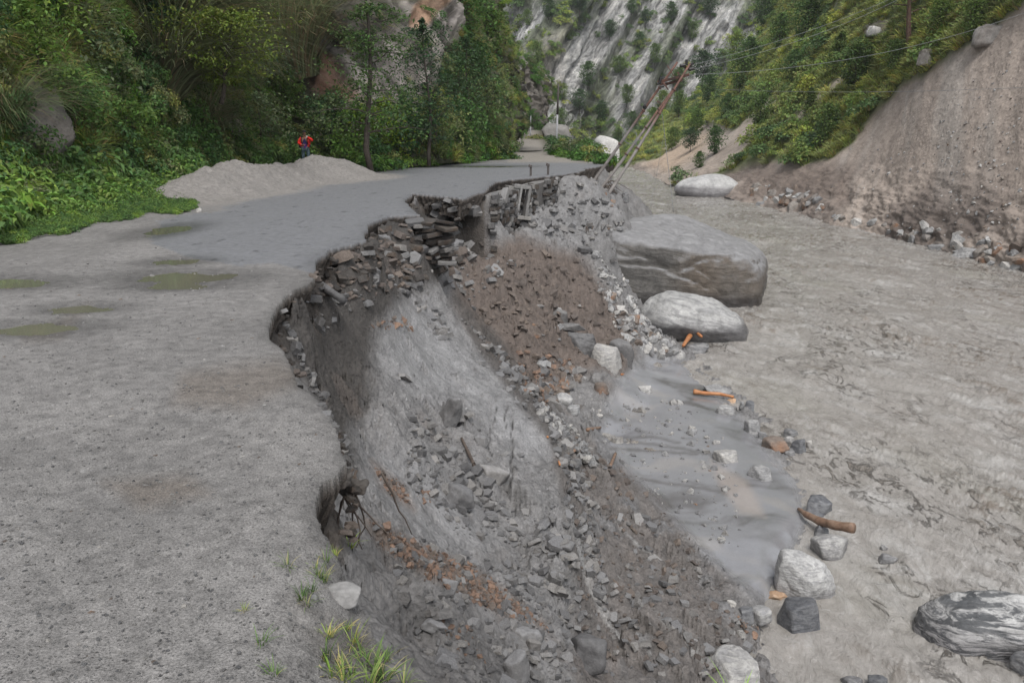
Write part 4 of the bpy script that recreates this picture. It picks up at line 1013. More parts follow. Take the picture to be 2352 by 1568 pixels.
M['dark'] = mat_rock('dark wet slate', (0.075, 0.078, 0.085), (0.13, 0.132, 0.14), band=(0.30, 0.30, 0.30), bandamt=0.35, scale=1.3, rough=0.42, bumpd=0.04, spec=0.5)
M['big'] = mat_rock('river boulder', (0.055, 0.052, 0.049), (0.112, 0.107, 0.101), band=(0.18, 0.172, 0.163), bandamt=0.35, scale=0.35, rough=0.6, bumpd=0.12, stain=(0.105, 0.082, 0.062), mud=(0.205, 0.205, 0.21), wetline=-5.1)
M['palebig'] = mat_rock('pale boulder', (0.30, 0.295, 0.285), (0.46, 0.455, 0.44), band=(0.16, 0.16, 0.162), bandamt=0.5, scale=0.55, rough=0.7, bumpd=0.07, wetline=-4.95)
M['striped'] = mat_rock('striped gneiss boulder', (0.085, 0.09, 0.095), (0.17, 0.17, 0.17), band=(0.60, 0.59, 0.57), bandamt=0.9, scale=0.55, rough=0.55, bumpd=0.09, wetline=-5.45, bstretch=(0.35, 1.0, 4.5))
M['right'] = mat_rock('far bank boulder', (0.42, 0.415, 0.41), (0.60, 0.595, 0.585), band=(0.3, 0.3, 0.3), bandamt=0.3, scale=0.3, rough=0.75, bumpd=0.12, wetline=-3.9)
M['rgrey'] = mat_rock('landslide boulder', (0.16, 0.14, 0.125), (0.28, 0.265, 0.25), scale=0.6, rough=0.75, bumpd=0.06)
M['concrete'] = mat_rock('weathered concrete', (0.165, 0.160, 0.152), (0.26, 0.25, 0.24), scale=1.2, rough=0.85, bumpd=0.01)
M['whitecon'] = mat_rock('pale concrete', (0.50, 0.49, 0.47), (0.60, 0.59, 0.57), scale=0.5, rough=0.85, bumpd=0.01)

def rock_at(name, label, x0, x1, y0, y1, mat, seed, Yb=None, zb=None, depth=0.8, sink=0.25, sub=4, planes=None, rough=0.075, layer=0.0, ldir=(0.3, 0.1, 1), rot=(0, 0, 0), cat='rock', group=None, p=34, hs=1.0, crack=0.01):
    xc = (x0 + x1) / 2
    if Yb is None:
        h, _ = hit(xc, y1 - 2); Yb = h[1]
    W = (x1 - x0) / FD * Yb / CT; 
    dpt = W * depth
    Hv = (y1 - y0) / FD * Yb / CT
    Hv = max((Hv - dpt * 0.22) / 0.97, W * 0.16) * hs
    base = PY(xc, y1, Yb)
    zb = base[2] if zb is None else zb
    dims = (W / 2, dpt / 2, Hv * (1 + sink) / 2)
    o = link(name, boulder_mesh(name, dims, planes, seed, sub, p, rough, layer, ldir, crack), M[mat])
    o.location = (base[0] * (1 + dpt * .4 / Yb), Yb + dpt * 0.42, zb - Hv * sink + dims[2]); o.rotation_euler = rot
    tag(o, label, cat, group); return o
# ---------- the named boulders
PB = (np.array([[0.04,-0.10,1],[0.35,0.0,0.9],[-0.10,-1,0.10],[0.35,-0.9,0.12],[1,-0.25,0.05],[0.85,-0.2,0.55],[-1,-0.4,0.35],[-0.5,0.4,0.8],[0,1,0.1],[0.7,0.7,0.2],[0,0,-1],[-.7,.7,.2]]),
      np.array([0.80,0.86,0.84,0.95,0.92,0.98,0.95,0.95,0.95,1.0,0.9,1.0]))
o = link('river_boulder', boulder_mesh('river_boulder', (5.3, 4.6, 2.5), PB, 5, 6, 40, 0.030, 0.010, (0.9, 0.1, 0.5), crack=0.026), M['big'])
bp = PY(1560, 600, 37.5); o.location = (bp[0] - 0.65, 37.2, -4.72); o.rotation_euler = (0.06, 0.10, -0.10)
tag(o, 'house sized dark grey boulder with a flat muddy top standing in the river', 'boulder')
PB2 = (np.array([[-0.1,-0.2,1],[0.5,-0.1,0.75],[-0.1,-1,0.45],[0.1,-0.9,-0.5],[1,-0.2,0.5],[-1,-0.2,0.4],[0,1,0.2],[0,0,-1]]), np.array([0.85,0.9,0.85,0.8,1.05,1.0,0.95,0.7]))
o = link('river_boulder', boulder_mesh('pale_boulder', (2.0, 1.35, 0.92), PB2, 8, 5, 18, 0.05, 0.012, (0.2, 0.3, 1), crack=0.02), M['palebig'])
bp = PY(1600, 770, 27.6); o.location = (bp[0] + 0.1, 28.6, -4.95); o.rotation_euler = (0.0, 0.20, -0.05)
tag(o, 'long pale speckled boulder leaning before the house sized one', 'boulder')
PB3 = (np.array([[-0.35,-0.1,1],[-1,-0.3,0.45],[-0.2,-1,0.35],[0.3,-1,-0.2],[1,0,0.3],[0,1,0.3],[0,0,-1]]), np.array([0.85,0.95,0.8,0.85,1.0,1.0,0.8]))
rock_at('river_boulder', 'large black and white striped boulder cut by the right border', 2075, 2470, 1350, 1512, 'striped', 12, depth=0.62, sub=5, planes=PB3, rough=0.05, layer=0.026, ldir=(0.45, 0.1, 1), p=12, cat='boulder', Yb=9.9, zb=-5.75, hs=1.12)
rock_at('river_boulder', 'great pale smooth boulder at the foot of the far green bank', 1552, 1706, 384, 447, 'right', 14, Yb=88, zb=-5.0, hs=1.25, depth=0.7, sub=5, rough=0.03, cat='boulder', planes=PB3 and (np.array([[-.4,-.1,1],[-.8,-.3,.6],[0,-1,.5],[1,0,.45],[0,1,.3],[0,0,-1]]), np.array([.9,.95,.85,.95,1,.8])), p=9)
T = [ # name, label, x0,x1,y0,y1, material, extra
 ('stone','flat pale stone lying behind the orange log',1603,1681,886,906,'pale',{}),
 ('stone','grey two toned stone just below the orange log',1638,1690,926,955,'grey',{}),
 ('stone','small tan stone at the thin end of the orange log',1669,1694,912,927,'tan',{}),
 ('stone','small round grey stone between tan stone and water',1696,1712,920,938,'grey',{}),
 ('stone','dark upright stone at the water near the orange log',1709,1734,917,942,'dark',{}),
 ('stone','small white stone tucked beside the two toned stone',1689,1708,929,945,'pale',{}),
 ('stone','egg shaped pale stone at the edge of the water',1703,1746,959,997,'pale',{}),
 ('stone','small mottled stone left of the brown block',1738,1761,988,1012,'grey',{}),
 ('stone','long brown block at the edge of the water',1745,1813,1000,1035,'brown',{}),
 ('stone','pointed dark stone topping the cluster behind the brown block',1797,1836,981,1008,'dark',{}),
 ('stone','pale greenish stone wedged in the cluster by the brown block',1796,1826,1000,1023,'pale',{}),
 ('stone','dark fan shaped stone right of the brown block',1813,1852,1001,1045,'dark',{}),
 ('stone','speckled grey stone in front of the brown block',1787,1831,1027,1054,'grey',{}),
 ('stone','small pale wet stone right of the fan shaped stone',1850,1867,1009,1030,'pale',{}),
 ('stone','small rusty stone in the shallow water',1866,1892,1017,1033,'brown',{}),
 ('stone','outermost rusty pebble of the row into the river',1894,1918,1029,1047,'brown',{}),
 ('stone','banded grey slate chunk stuck in the wet mud',1638,1694,1028,1064,'grey',dict(layer=.03)),
 ('stone','rounded pale grey stone sitting alone on the wet mud',1715,1778,1063,1104,'pale',{}),
 ('stone','blocky pale stone on the mud near the rock pile',1466,1499,883,903,'pale',{}),
 ('stone','flat pale oval stone beside the rock pile',1412,1446,897,914,'pale',{}),
 ('stone','half buried pale stone on the upper mud flat',1550,1571,917,933,'pale',{}),
 ('stone','muddy white stone in the middle of the mud flat',1575,1603,981,998,'pale',{}),
 ('stone','small brown stone on the mud at the pile corner',1355,1377,947,963,'brown',{}),
 ('stone','streaked dark stone behind the long driftwood',1840,1916,1133,1188,'dark',{}),
 ('stone','dark stone carrying the lower end of the driftwood',1908,1994,1189,1258,'dark',{}),
 ('stone','small dark stone under the driftwood',1866,1906,1201,1233,'dark',{}),
 ('slab','sharp grey slab in front of the driftwood',1852,1955,1217,1287,'grey',dict(rough=.02)),
 ('boulder','jagged white speckled boulder at the edge of the river',1755,1921,1251,1386,'pale',dict(sub=5,layer=.02,rough=.06)),
 ('boulder','smooth dark slate boulder in front of the jagged white one',1770,1892,1364,1452,'dark',dict(sub=5,rough=.02)),
 ('stone','wet grey stone left of the smooth slate boulder',1712,1774,1386,1430,'grey',{}),
 ('stone','dark mottled stone at the tip of the muddy apron',1690,1734,1385,1428,'dark',{}),
 ('stone','flat orange tan stone in the water below the slate boulder',1746,1815,1419,1451,'tan',{}),
 ('stone','small tan stone between the white and the slate boulder',1757,1812,1357,1381,'tan',{}),
 ('stone','small pale stone on the apron tip',1666,1694,1374,1400,'pale',{}),
 ('stone','round speckled stone alone in the river shallows',1944,2005,1422,1468,'grey',{}),
 ('stone','nearly drowned grey stone right of the driftwood',2014,2060,1272,1295,'grey',{}),
 ('stone','tiny pale stone awash beyond the driftwood',2018,2037,1247,1262,'pale',{}),
 ('boulder','dark slate block under the striped boulder',2315,2400,1492,1552,'dark',dict(layer=.03)),
 ('stone','small blue grey stone beside the slate block',2293,2322,1505,1548,'grey',{}),
 ('stone','black rock at the bottom edge of the picture in the river',1984,2040,1545,1590,'dark',{}),
 ('stone','flat grey pebble left of the bottom black rock',1925,1985,1556,1580,'grey',{}),
 ('slab','foliated dark rock block leaning in the rock pile',1266,1374,748,824,'slate',dict(layer=.05,Yb=22.6,sub=5,ldir=(.25,.1,1))),
 ('boulder','pale angular boulder with a flat grey face in the rock pile',1345,1432,782,864,'grey',dict(Yb=22.0,rough=.02)),
 ('boulder','dark rounded boulder behind the angular pale one',1386,1460,764,850,'slate',dict(Yb=23.0)),
 ('slab','thin slab jutting from the brown slope above the pile',1259,1309,708,742,'slate',dict(Yb=23.2,rot=(0,.35,.2),depth=.5)),
 ('slab','flat slab lying on top of the foliated block',1275,1347,738,758,'slate',dict(Yb=22.8,rot=(0,.08,0),depth=.5)),
 ('slab','square slab standing on edge in the upper gully',1042,1092,692,742,'slate',dict(Yb=19.5,rot=(.3,.6,.3),depth=.35)),
 ('slab','brown tilted slab beside the square one in the gully',1062,1102,684,714,'brown',dict(Yb=20.6,rot=(0,.4,.1),depth=.4)),
 ('stone','dark block left of the foliated block',1233,1271,765,803,'slate',dict(Yb=21.8)),
 ('stone','large tan grey stone at the right foot of the pile',1361,1400,874,904,'brown',{}),
 ('slab','dark wedge stone above the tan grey one',1350,1388,854,880,'slate',{}),
 ('stone','long pale stone at the lower front of the pile',1270,1320,897,937,'grey',{}),
 ('slab','flat grey slab sliding out below the pile',1299,1333,926,951,'grey',{}),
 ('boulder','grey boulder on the bank below the leaning poles',1368,1445,484,537,'slate',dict(Yb=39)),
 ('stone','dark stone beneath the feet of the leaning poles',1401,1433,446,480,'dark',dict(Yb=42)),
 ('stone','round dark stone beside the pole roots',1426,1445,439,461,'dark',dict(Yb=42)),
 ('stone','blue grey pebble at the water under the poles',1439,1459,465,477,'grey',dict(Yb=60)),
 ('stone','pale stone at the waterline under the poles',1434,1452,472,489,'pale',dict(Yb=55)),
 ('slab','dark wet slab where the pale boulder meets the water',1560,1632,784,810,'dark',dict(depth=.6)),
 ('stone','bluish boulder stone at the top corner of the mud flat',1511,1580,795,827,'grey',{}),
 ('stone','pale rounded stone beside the bluish one',1511,1540,774,799,'pale',{}),
 ('slab','thick muddy slab standing on the apron left of the cracks',1008,1056,895,976,'mudstone',dict(rot=(.1,.35,.1),depth=.8,rough=.12,sink=.6,p=12)),
 ('slab','broad slab with a square front edge on the lower apron',1009,1098,1104,1167,'mudstone',dict(rot=(0,.2,.3),rough=.02)),
 ('slab','long mud covered slab left of the long crack',1086,1178,1064,1118,'mudstone',dict(rot=(0,.28,-.1),depth=.55,rough=.015)),
 ('stone','block of muddy stone above the long slab',1086,1122,996,1024,'mudstone',{}),
 ('slab','large tilted slab above the reddish chips',988,1062,1318,1380,'mudstone',dict(rot=(0,.3,.2),rough=.02)),
 ('slab','dark stacked slab on the edge of the apron',1250,1324,1240,1264,'slate',dict(depth=.6)),
 ('slab','upright pale slab among the chips by the gully',1262,1297,1306,1352,'mudstone',dict(rot=(.2,.5,0),depth=.4)),
 ('slab','square ended slab at the bottom of the bank',1145,1222,1486,1568,'mudstone',dict(rough=.02)),
 ('slab','slab with a shadowed notch near the bottom of the bank',1165,1252,1438,1478,'mudstone',dict(rot=(0,.2,.2),depth=.6)),
 ('slab','slab half sunk below the notched one',1200,1246,1462,1496,'slate',dict(depth=.7)),
 ('slab','narrow slab on the slope under the grass',960,1036,1420,1450,'mudstone',dict(rot=(0,.35,.2),depth=.4)),
 ('boulder','rounded stony mound at the bottom of the apron',1290,1400,1450,1540,'slate',dict(rough=.05,depth=.9)),
 ('boulder','smooth grey outcrop low on the apron',1400,1560,1418,1530,'slate',dict(rough=.05,sub=5,depth=1.2,layer=.02)),
 ('boulder','grey outcrop running into the water at the bottom',1600,1775,1490,1600,'grey',dict(rough=.05,sub=5,depth=1.0,layer=.03)),
 ('stone','pale angular stone on the grassy corner of the road',730,834,1326,1386,'roadstone',dict(sub=5,rough=.07,sink=.5,p=12,hs=.75,depth=.7)),
 ('stone','small stone left of the pale stone on the grassy corner',706,736,1362,1384,'mudstone',{}),
 ('boulder','far grey boulder beside the bend of the road',1242,1309,258,301,'concrete',dict(Yb=100,zb=1.4,depth=.9)),
 ('stone','blue grey stone at the far waterline',1733,1776,438,464,'grey',dict(Yb=78,zb=-5.4)),
 ('stone','pale topped boulder on the far waterline',1802,1844,438,478,'rgrey',dict(Yb=72,zb=-5.4)),
 ('stone','brown wedge right of the pale topped boulder',1842,1876,452,480,'brown',dict(Yb=70,zb=-5.4)),
 ('stone','white block at the foot of the landslide',2040,2066,508,532,'pale',dict(Yb=56,zb=-5.2)),
 ('stone','dark stone left of the white block',1992,2024,510,526,'dark',dict(Yb=58,zb=-5.2)),
 ('stone','brown stone at the landslide foot',2095,2123,499,521,'brown',dict(Yb=54,zb=-4.7)),
 ('stone','tilted pale stone at the landslide foot',2117,2144,506,535,'rgrey',dict(Yb=52.5,zb=-5.0)),
 ('stone','long grey boulder at the right waterline',2130,2190,546,576,'grey',dict(Yb=49,zb=-5.4)),
 ('stone','white broken rocks at the right waterline',2188,2262,562,602,'pale',dict(Yb=46,zb=-5.4,layer=.03)),
 ('boulder','big pale boulder on top of the landslide',2240,2342,44,94,'rgrey',dict(Yb=59.5,depth=.9,p=10,rough=.12,hs=1.3)),
 ('stone','pale rock above the landslide at the right border',2300,2360,14,36,'rgrey',dict(Yb=61)),
 ('stone','pale rock high in the grass left of the pine',1992,2024,50,70,'pale',dict(Yb=84,sink=.9,p=12,depth=1.2)),
 ('stone','small white rock in the grass above the other',2034,2054,24,42,'pale',dict(Yb=88,sink=.9,p=12)),
 ('stone','grey rock in the grass right of the pine',2110,2142,106,132,'rgrey',dict(Yb=67,sink=.9,p=12,depth=1.2)),
 ('stone','white stone lying at the tip of the weeds',450,464,476,489,'pale',{}),
 ('stone','white rocks at the foot of the overgrown hill',788*0.58,845*0.58,383,398,'pale',dict(Yb=33,zb=1.0)),
]
for i, (nm, lb, x0, x1, y0, y1, mt, kw) in enumerate(T):
    kw = dict(kw); kw.pop('mat', None); kw.setdefault('depth', 0.8)
    rock_at(nm, lb, x0, x1, y0, y1, mt, 100 + i * 7, cat='boulder' if nm == 'boulder' else 'rock', **kw)

# ---------- countless smaller stones
rs = np.random.RandomState(21)
SLAB = [hull_mesh('stone', rs, (1, rs.uniform(.55, .9), rs.uniform(.18, .38))) for _ in range(9)]
CHUNK = [hull_mesh('stone', rs, (1, rs.uniform(.6, .9), rs.uniform(.5, .8)), 14, False) for _ in range(7)]
def variants(meshes, mats):
    out = []
    for mt in mats:
        for me in meshes:
            c = me.copy(); c.materials.append(M[mt]); out.append(c)
    return out
V_scarp = variants(SLAB, ['scarp', 'scarp', 'scarp', 'scarp', 'slopechip']); V_mud = variants(SLAB, ['mudstone', 'mudstone', 'slate']); V_wall = variants(SLAB, ['mudstone', 'slate', 'scarp'])
V_pile = variants(SLAB + CHUNK, ['brown', 'grey', 'slate', 'mudstone']); V_pale = variants(CHUNK, ['grey', 'pale', 'pale', 'mudstone', 'brown']); V_right = variants(CHUNK, ['rgrey', 'brown', 'pale', 'grey'])
V_road = variants(CHUNK + SLAB, ['roadstone', 'roadstone', 'mudstone', 'mudstone', 'brown'])
def sample_poly(poly, n):
    a = np.array(poly, float); lo, hi = a.min(0), a.max(0); out = []
    while len(out) < n:
        q = rs.uniform(lo, hi, (n * 3, 2)); q = q[inside(q[:, 0], q[:, 1], poly)]; out += list(q)
    return out[:n]
def put(meshes, px, py, s, name='stone', parent=None, tiltv=(0, 0), jit=0.3, sink=0.15, label=None, cat=None, group=None, at=None):
    p_ = hit(px, py)[0] if at is None else at
    o = link(name, meshes[rs.randint(len(meshes))], None, parent)
    o.location = (p_[0], p_[1], p_[2] - s * sink * 0.3); o.scale = (s, s * rs.uniform(.75, 1.2), s * rs.uniform(.8, 1.25))
    o.rotation_euler = (tiltv[0] + rs.normal() * jit, tiltv[1] + rs.normal() * jit, rs.uniform(0, 6.28))
    if label: tag(o, label, cat, group)
    return o
# embedded in the broken bank: parts of it
for poly, n, s0, s1, V_, tv, jt in [
   ([(738,612),(770,585),(850,560),(862,520),(985,500),(985,640),(940,640),(900,640),(830,640),(790,660),(740,690)], 95, .16, .46, V_scarp, (0.15, 0.1), .28),
   ([(1000,462),(1080,470),(1085,610),(1000,640)], 48, .2, .5, V_scarp, (0.1, 0.15), .3),
   ([(1180,1170),(1310,1175),(1330,1380),(1240,1330)], 46, .14, .42, V_mud, (0.15, 0.25), .25),
   ([(900,860),(1040,860),(1200,1000),(1230,1240),(1040,1200),(960,1060)], 30, .10, .36, V_mud, (0.1, 0.25), .25),
   ([(940,680),(1010,700),(1040,790),(980,760)], 20, .15, .42, V_mud, (0.1, 0.2), .3),
   ([(1100,760),(1180,880),(1250,950),(1225,985),(1160,900),(1090,820)], 22, .12, .32, V_mud, (0.1, 0.25), .25),
   ([(1200,690),(1330,700),(1330,780),(1240,800)], 14, .2, .5, V_pile, (0.3, 0.3), .4),
   ([(950,1400),(1250,1400),(1250,1568),(1050,1568)], 26, .12, .32, V_mud, (0.1, 0.3), .25)]:
    for (x, y) in sample_poly(poly, n): put(V_, x, y, rs.uniform(s0, s1) * (0.8 if y > 1100 else 1.0), parent=BANK, tiltv=tv, jit=jt)
# flat stones trodden into the road, parts of it
for (x, y, wpx) in [(300,912,46),(150,1015,24),(382,830,30),(330,822,36),(205,1258,60),(380,1360,26),(95,1100,20),(500,1165,12),(470,770,20),(300,695,26),(255,660,22),(190,700,18),(105,738,40),(135,735,20),(450,1120,14),(30,1143,22),(55,905,12),
      (620,1205,16),(640,1200,12),(230,1400,30),(575,1480,40),(350,560,16),(190,590,20),(60,700,22),(400,720,20),(520,790,22),(440,1110,14),(250,960,22)]:
    h_ = hit(x, y)[0]; s = wpx / FD * h_[1] / CT
    o = put(variants(SLAB[:3], ['concrete', 'whitecon'])[:6] if wpx > 200 else V_road, x, y, max(s, .05), parent=ROAD, jit=.06, sink=1.4)
for (x, y) in sample_poly([(0,600),(340,560),(640,640),(620,780),(690,900),(760,1000),(700,1180),(760,1300),(640,1568),(0,1568)], 150):
    h_ = hit(x, y)[0]; put(V_road, x, y, rs.uniform(.004, .010) * (1 + h_[1]), parent=ROAD, jit=.3, sink=.5)
# stones of the road base showing in the broken edge, parts of the road
_rp = np.array([q for q in rim_px if q[1] < 1100 and q[0] < 1130], float)
for i in range(105):
    t = rs.uniform(0, len(_rp) - 1.001); k = int(t); q = _rp[k] + (_rp[k + 1] - _rp[k]) * (t - k); g_ = PZ(q[0], q[1], 0.0); dn_ = rs.uniform(.06, .42)
    o = put(V_scarp, 0, 0, rs.uniform(.05, .13) * (.5 + g_[1] * .07), parent=ROAD, jit=.25, at=np.array([g_[0] + .02 + rs.uniform(0, .05), g_[1] - .03 - rs.uniform(0, .05), -dn_]))
# loose rubble: single things
COLW = {'brown stone': 'brown', 'grey gneiss': 'light grey', 'dark slate': 'dark slate', 'mud coated stone': 'mud coated', 'pale gneiss': 'pale speckled', 'landslide boulder': 'dusty grey', 'scarp stone': 'dark brown'}
def describe(o, sz, s0, s1, place):
    f = (sz - s0) / (s1 - s0); w_ = 'small' if f < .33 else 'middling' if f < .7 else 'large'
    if o.scale[1] / o.scale[0] < .86: w_ += ' narrow'
    elif o.scale[2] / o.scale[0] > 1.12: w_ += ' chunky'
    o['label'] = w_ + ' ' + COLW.get(o.data.materials[0].name, 'grey') + ' ' + place
def loose(poly, n, s0, s1, V_, label, group, tv=(0, 0), name='rubble_rock', cat='rock', jit=.45):
    for (x, y) in sample_poly(poly, n):
        sz = rs.uniform(s0, s1); o = put(V_, x, y, sz, name, None, tv, jit, .3, label, cat, group); describe(o, sz, s0, s1, label)
loose([(1215,820),(1290,815),(1350,850),(1345,880),(1320,900),(1240,960),(1215,900)], 110, .16, .50, V_pile, 'rock in the rubble heap below the brown slope', 'rubble heap at the foot of the brown slope')
loose([(1235,950),(1300,970),(1380,1060),(1360,1080),(1290,1010)], 34, .08, .22, V_pile, 'chip in the trail beside the mud flat', 'trail of chips beside the mud flat')
loose([(1400,640),(1440,660),(1490,720),(1540,780),(1560,812),(1510,815),(1450,800),(1400,720)], 95, .15, .62, V_pale, 'stone on the flank left of the long pale boulder', 'pale stones of the stony flank')
loose([(1380,520),(1450,500),(1470,540),(1400,560)], 34, .15, .5, V_pile, 'stone piled under the bank boulder near the poles', 'stones below the bank boulder')
loose([(1290,410),(1340,400),(1400,420),(1420,470),(1360,480),(1290,450)], 34, .2, .75, V_pile, 'rock on the bank beside the leaning poles', 'muddy rocks around the leaning poles')
loose([(1330,900),(1430,880),(1560,900),(1660,1000),(1700,1100),(1700,1200),(1640,1260),(1560,1180),(1440,1060)], 60, .05, .15, V_pale, 'pebble strewn over the wet mud flat', 'small stones on the wet mud flat', name='pebble')
loose([(1690,1400),(1760,1400),(1790,1440),(1740,1500),(1700,1450)], 14, .07, .2, V_pale, 'stone at the tip of the lower apron', 'stones at the tip of the lower apron')
def on_right(px, py):
    d2 = (rp2[0] - px) ** 2 + (rp2[1] - py) ** 2; k = np.argmin(d2); return RG.reshape(-1, 3)[k], rn.reshape(-1, 3)[k]
rp2 = [a.ravel() for a in proj(RG)]
RPL = ['rock at the landslide foot right of the great pale boulder', 'rock at the waterline under the landslide', 'stone on the lower right of the landslide', 'stone high on the bare landslide']
for ip_, (poly, n, s0, s1) in enumerate([([(1700,430),(1800,420),(1900,470),(1980,510),(1960,520),(1850,480),(1720,450)], 46, .4, 1.5), ([(1980,490),(2352,560),(2352,625),(2200,590),(2060,545)], 60, .3, 1.2), ([(2150,430),(2352,330),(2352,600),(2200,520)], 45, .12, .40),([(1950,330),(2352,120),(2352,330),(2150,430),(1980,450)], 26, .15, .5)]):
    for (x, y) in sample_poly(poly, n):
        q, _ = on_right(x, y); sz = rs.uniform(s0, s1); o = put(V_right, x, y, sz, 'landslide_rock', None, (0, 0), .5, .3, 'x', 'rock', 'rocks on the landslide', at=q); describe(o, sz, s0, s1, RPL[ip_])

# chips and grit too many to count: still geometry
CO_CHIP = bpy.data.collections.new('chips'); CO_RED = bpy.data.collections.new('red_chips'); CO_PALE = bpy.data.collections.new('pale_chips'); CO_BRN = bpy.data.collections.new('brown_chips')
for c_, V_ in ((CO_CHIP, variants(SLAB[:6], ['mudstone', 'slate'])), (CO_RED, variants(CHUNK[:3] + SLAB[:2], ['redchip', 'redchip', 'slopechip'])), (CO_BRN, variants(SLAB[:4] + CHUNK[:2], ['slopechip', 'slopechip'])), (CO_PALE, variants(CHUNK[:5], ['pale', 'grey', 'mudstone']))):
    for i, me in enumerate(V_): c_.objects.link(bpy.data.objects.new('%s_%02d' % (c_.name, i), me))
def chips(name, label, coll, ncol, polys, smin, smax, tv=(0.1, 0.25), jit=.35):
    pts = []; 
    for poly, n in polys: pts += [hit(x, y)[0] for (x, y) in sample_poly(poly, n)]
    pts = np.array(pts); k = len(pts)
    r = np.stack([tv[0] + rs.normal(size=k) * jit, tv[1] + rs.normal(size=k) * jit, rs.uniform(0, 6.28, k)], 1)
    sz = smin * .7 + (smax * 1.35 - smin * .7) * rs.uniform(0, 1, k) ** 3.6
    scatter(name, label, coll, pts, r, sz * np.clip(pts[:, 1] / 12, .35, 2), rs.randint(0, ncol, k))
chips('slate_chips', 'slate chips and crumbs of mud strewn over the washed out bank', CO_CHIP, 12, [
   ([(1180,1150),(1310,1150),(1340,1400),(1300,1568),(1150,1400)], 600), ([(940,930),(1090,1040),(1200,1250),(1040,1220),(930,1100)], 350), ([(850,1200),(1200,1300),(1280,1568),(1000,1568)], 700),
   ([(740,600),(990,500),(1000,650),(900,690),(800,720),(700,800),(650,720)], 130), ([(1000,460),(1090,470),(1180,600),(1080,700),(1000,650)], 260), 
   ([(1020,700),(1110,790),(1250,960),(1300,1100),(1340,1300),(1400,1400),(1350,1100),(1200,850)], 700), ([(1150,500),(1330,410),(1440,500),(1420,640),(1300,560)], 500), ([(1330,1200),(1480,1180),(1700,1400),(1760,1568),(1300,1568)], 450),
   ([(640,700),(830,1100),(880,1200),(780,1000),(700,860)], 120)], .05, .26)
chips('brown_chips', 'brown chips and clods on the bare earth slope', CO_BRN, 12, [([(1090,560),(1330,590),(1440,780),(1240,930),(1100,780)], 800), ([(1260,960),(1400,1050),(1540,1180),(1700,1400),(1700,1568),(1330,1500),(1320,1150)], 520), ([(690,640),(850,540),(985,500),(990,640),(800,700)], 300)], .04, .17)
chips('reddish_chips', 'band of reddish brown chips lying on the bank', CO_RED, 15, [([(850,1190),(960,1245),(1090,1300),(1180,1370),(1270,1450),(1150,1410),(1000,1340),(880,1260)], 900), ([(860,1070),(925,1110),(950,1165),(890,1130)], 120), ([(1000,1420),(1080,1440),(1120,1520),(1040,1500)], 90),
   ([(1190,790),(1330,830),(1260,930),(1200,900)], 260), ([(840,750),(920,720),(960,760)], 60), ([(1660,1400),(1740,1440),(1730,1500)], 40), ([(950,1120),(1000,1140),(980,1160)], 22)], .05, .15, (0, 0), .6)
chips('pale_gravel', 'pale gravel between the stones of the flank and on the mud', CO_PALE, 15, [([(1360,560),(1440,650),(1560,810),(1440,800),(1380,680)], 900), ([(1230,940),(1300,960),(1400,1080),(1340,1060)], 300), ([(1320,880),(1600,920),(1700,1100),(1700,1260),(1560,1200),(1400,1040)], 260), ([(1380,530),(1470,530),(1440,560)], 120)], .04, .16, (0, 0), .6)
rdp = sample_poly([(0,600),(340,560),(500,600),(700,650),(620,780),(690,900),(760,1000),(720,1180),(800,1300),(900,1568),(0,1568)], 5200)
rdp = np.array([hit(x, y)[0] for (x, y) in rdp]); k = len(rdp)
scatter('road_gravel', 'fine gravel and crumbs loose on the road surface', CO_PALE, rdp, rs.normal(size=(k, 3)) * .5, (0.004 + 0.015 * rs.uniform(0, 1, k) ** 4) * (1 + rdp[:, 1] * .12), rs.randint(0, 15, k))

# fine stones on the landslide
sp_ = np.array([on_right(x, y)[0] for (x, y) in sample_poly([(1900,430),(1980,400),(2160,250),(2352,80),(2352,620),(2200,590),(2000,520)], 380)]); k = len(sp_)
scatter('landslide_gravel', 'gravel and small stones on the bare landslide', CO_PALE, sp_, rs.normal(size=(k, 3)) * .5, .06 + .24 * rs.uniform(0, 1, k) ** 4, rs.randint(0, 15, k))
# ================================================================== BUILT THINGS
def tube_mesh(name, pts, rad, n=10, cap=True, smooth=True):
    pts = np.asarray(pts, float); rad = np.broadcast_to(np.asarray(rad, float), len(pts)); V = []; 
    t = np.gradient(pts, axis=0); t = unit(t); up = np.array([0, 0, 1.0]) if abs(t[0][2]) < .9 else np.array([1.0, 0, 0])
    u = unit(np.cross(t[0], up)); 
    for i in range(len(pts)):
        u = unit(u - (u @ t[i]) * t[i]); v = np.cross(t[i], u); a = np.linspace(0, 2 * math.pi, n, endpoint=False)
        V.append(pts[i] + rad[i] * (np.cos(a)[:, None] * u + np.sin(a)[:, None] * v))
    V = np.concatenate(V); F = [(i * n + j, i * n + (j + 1) % n, (i + 1) * n + (j + 1) % n, (i + 1) * n + j) for i in range(len(pts) - 1) for j in range(n)]
    bm = bmesh.new(); vs_ = [bm.verts.new(q) for q in V]
    for f in F: bm.faces.new([vs_[k] for k in f])
    if cap: bm.faces.new(vs_[:n][::-1]); bm.faces.new(vs_[-n:])
    me = bpy.data.meshes.new(name); bm.to_mesh(me); bm.free()
    me.polygons.foreach_set('use_smooth', [smooth] * len(me.polygons)); return me
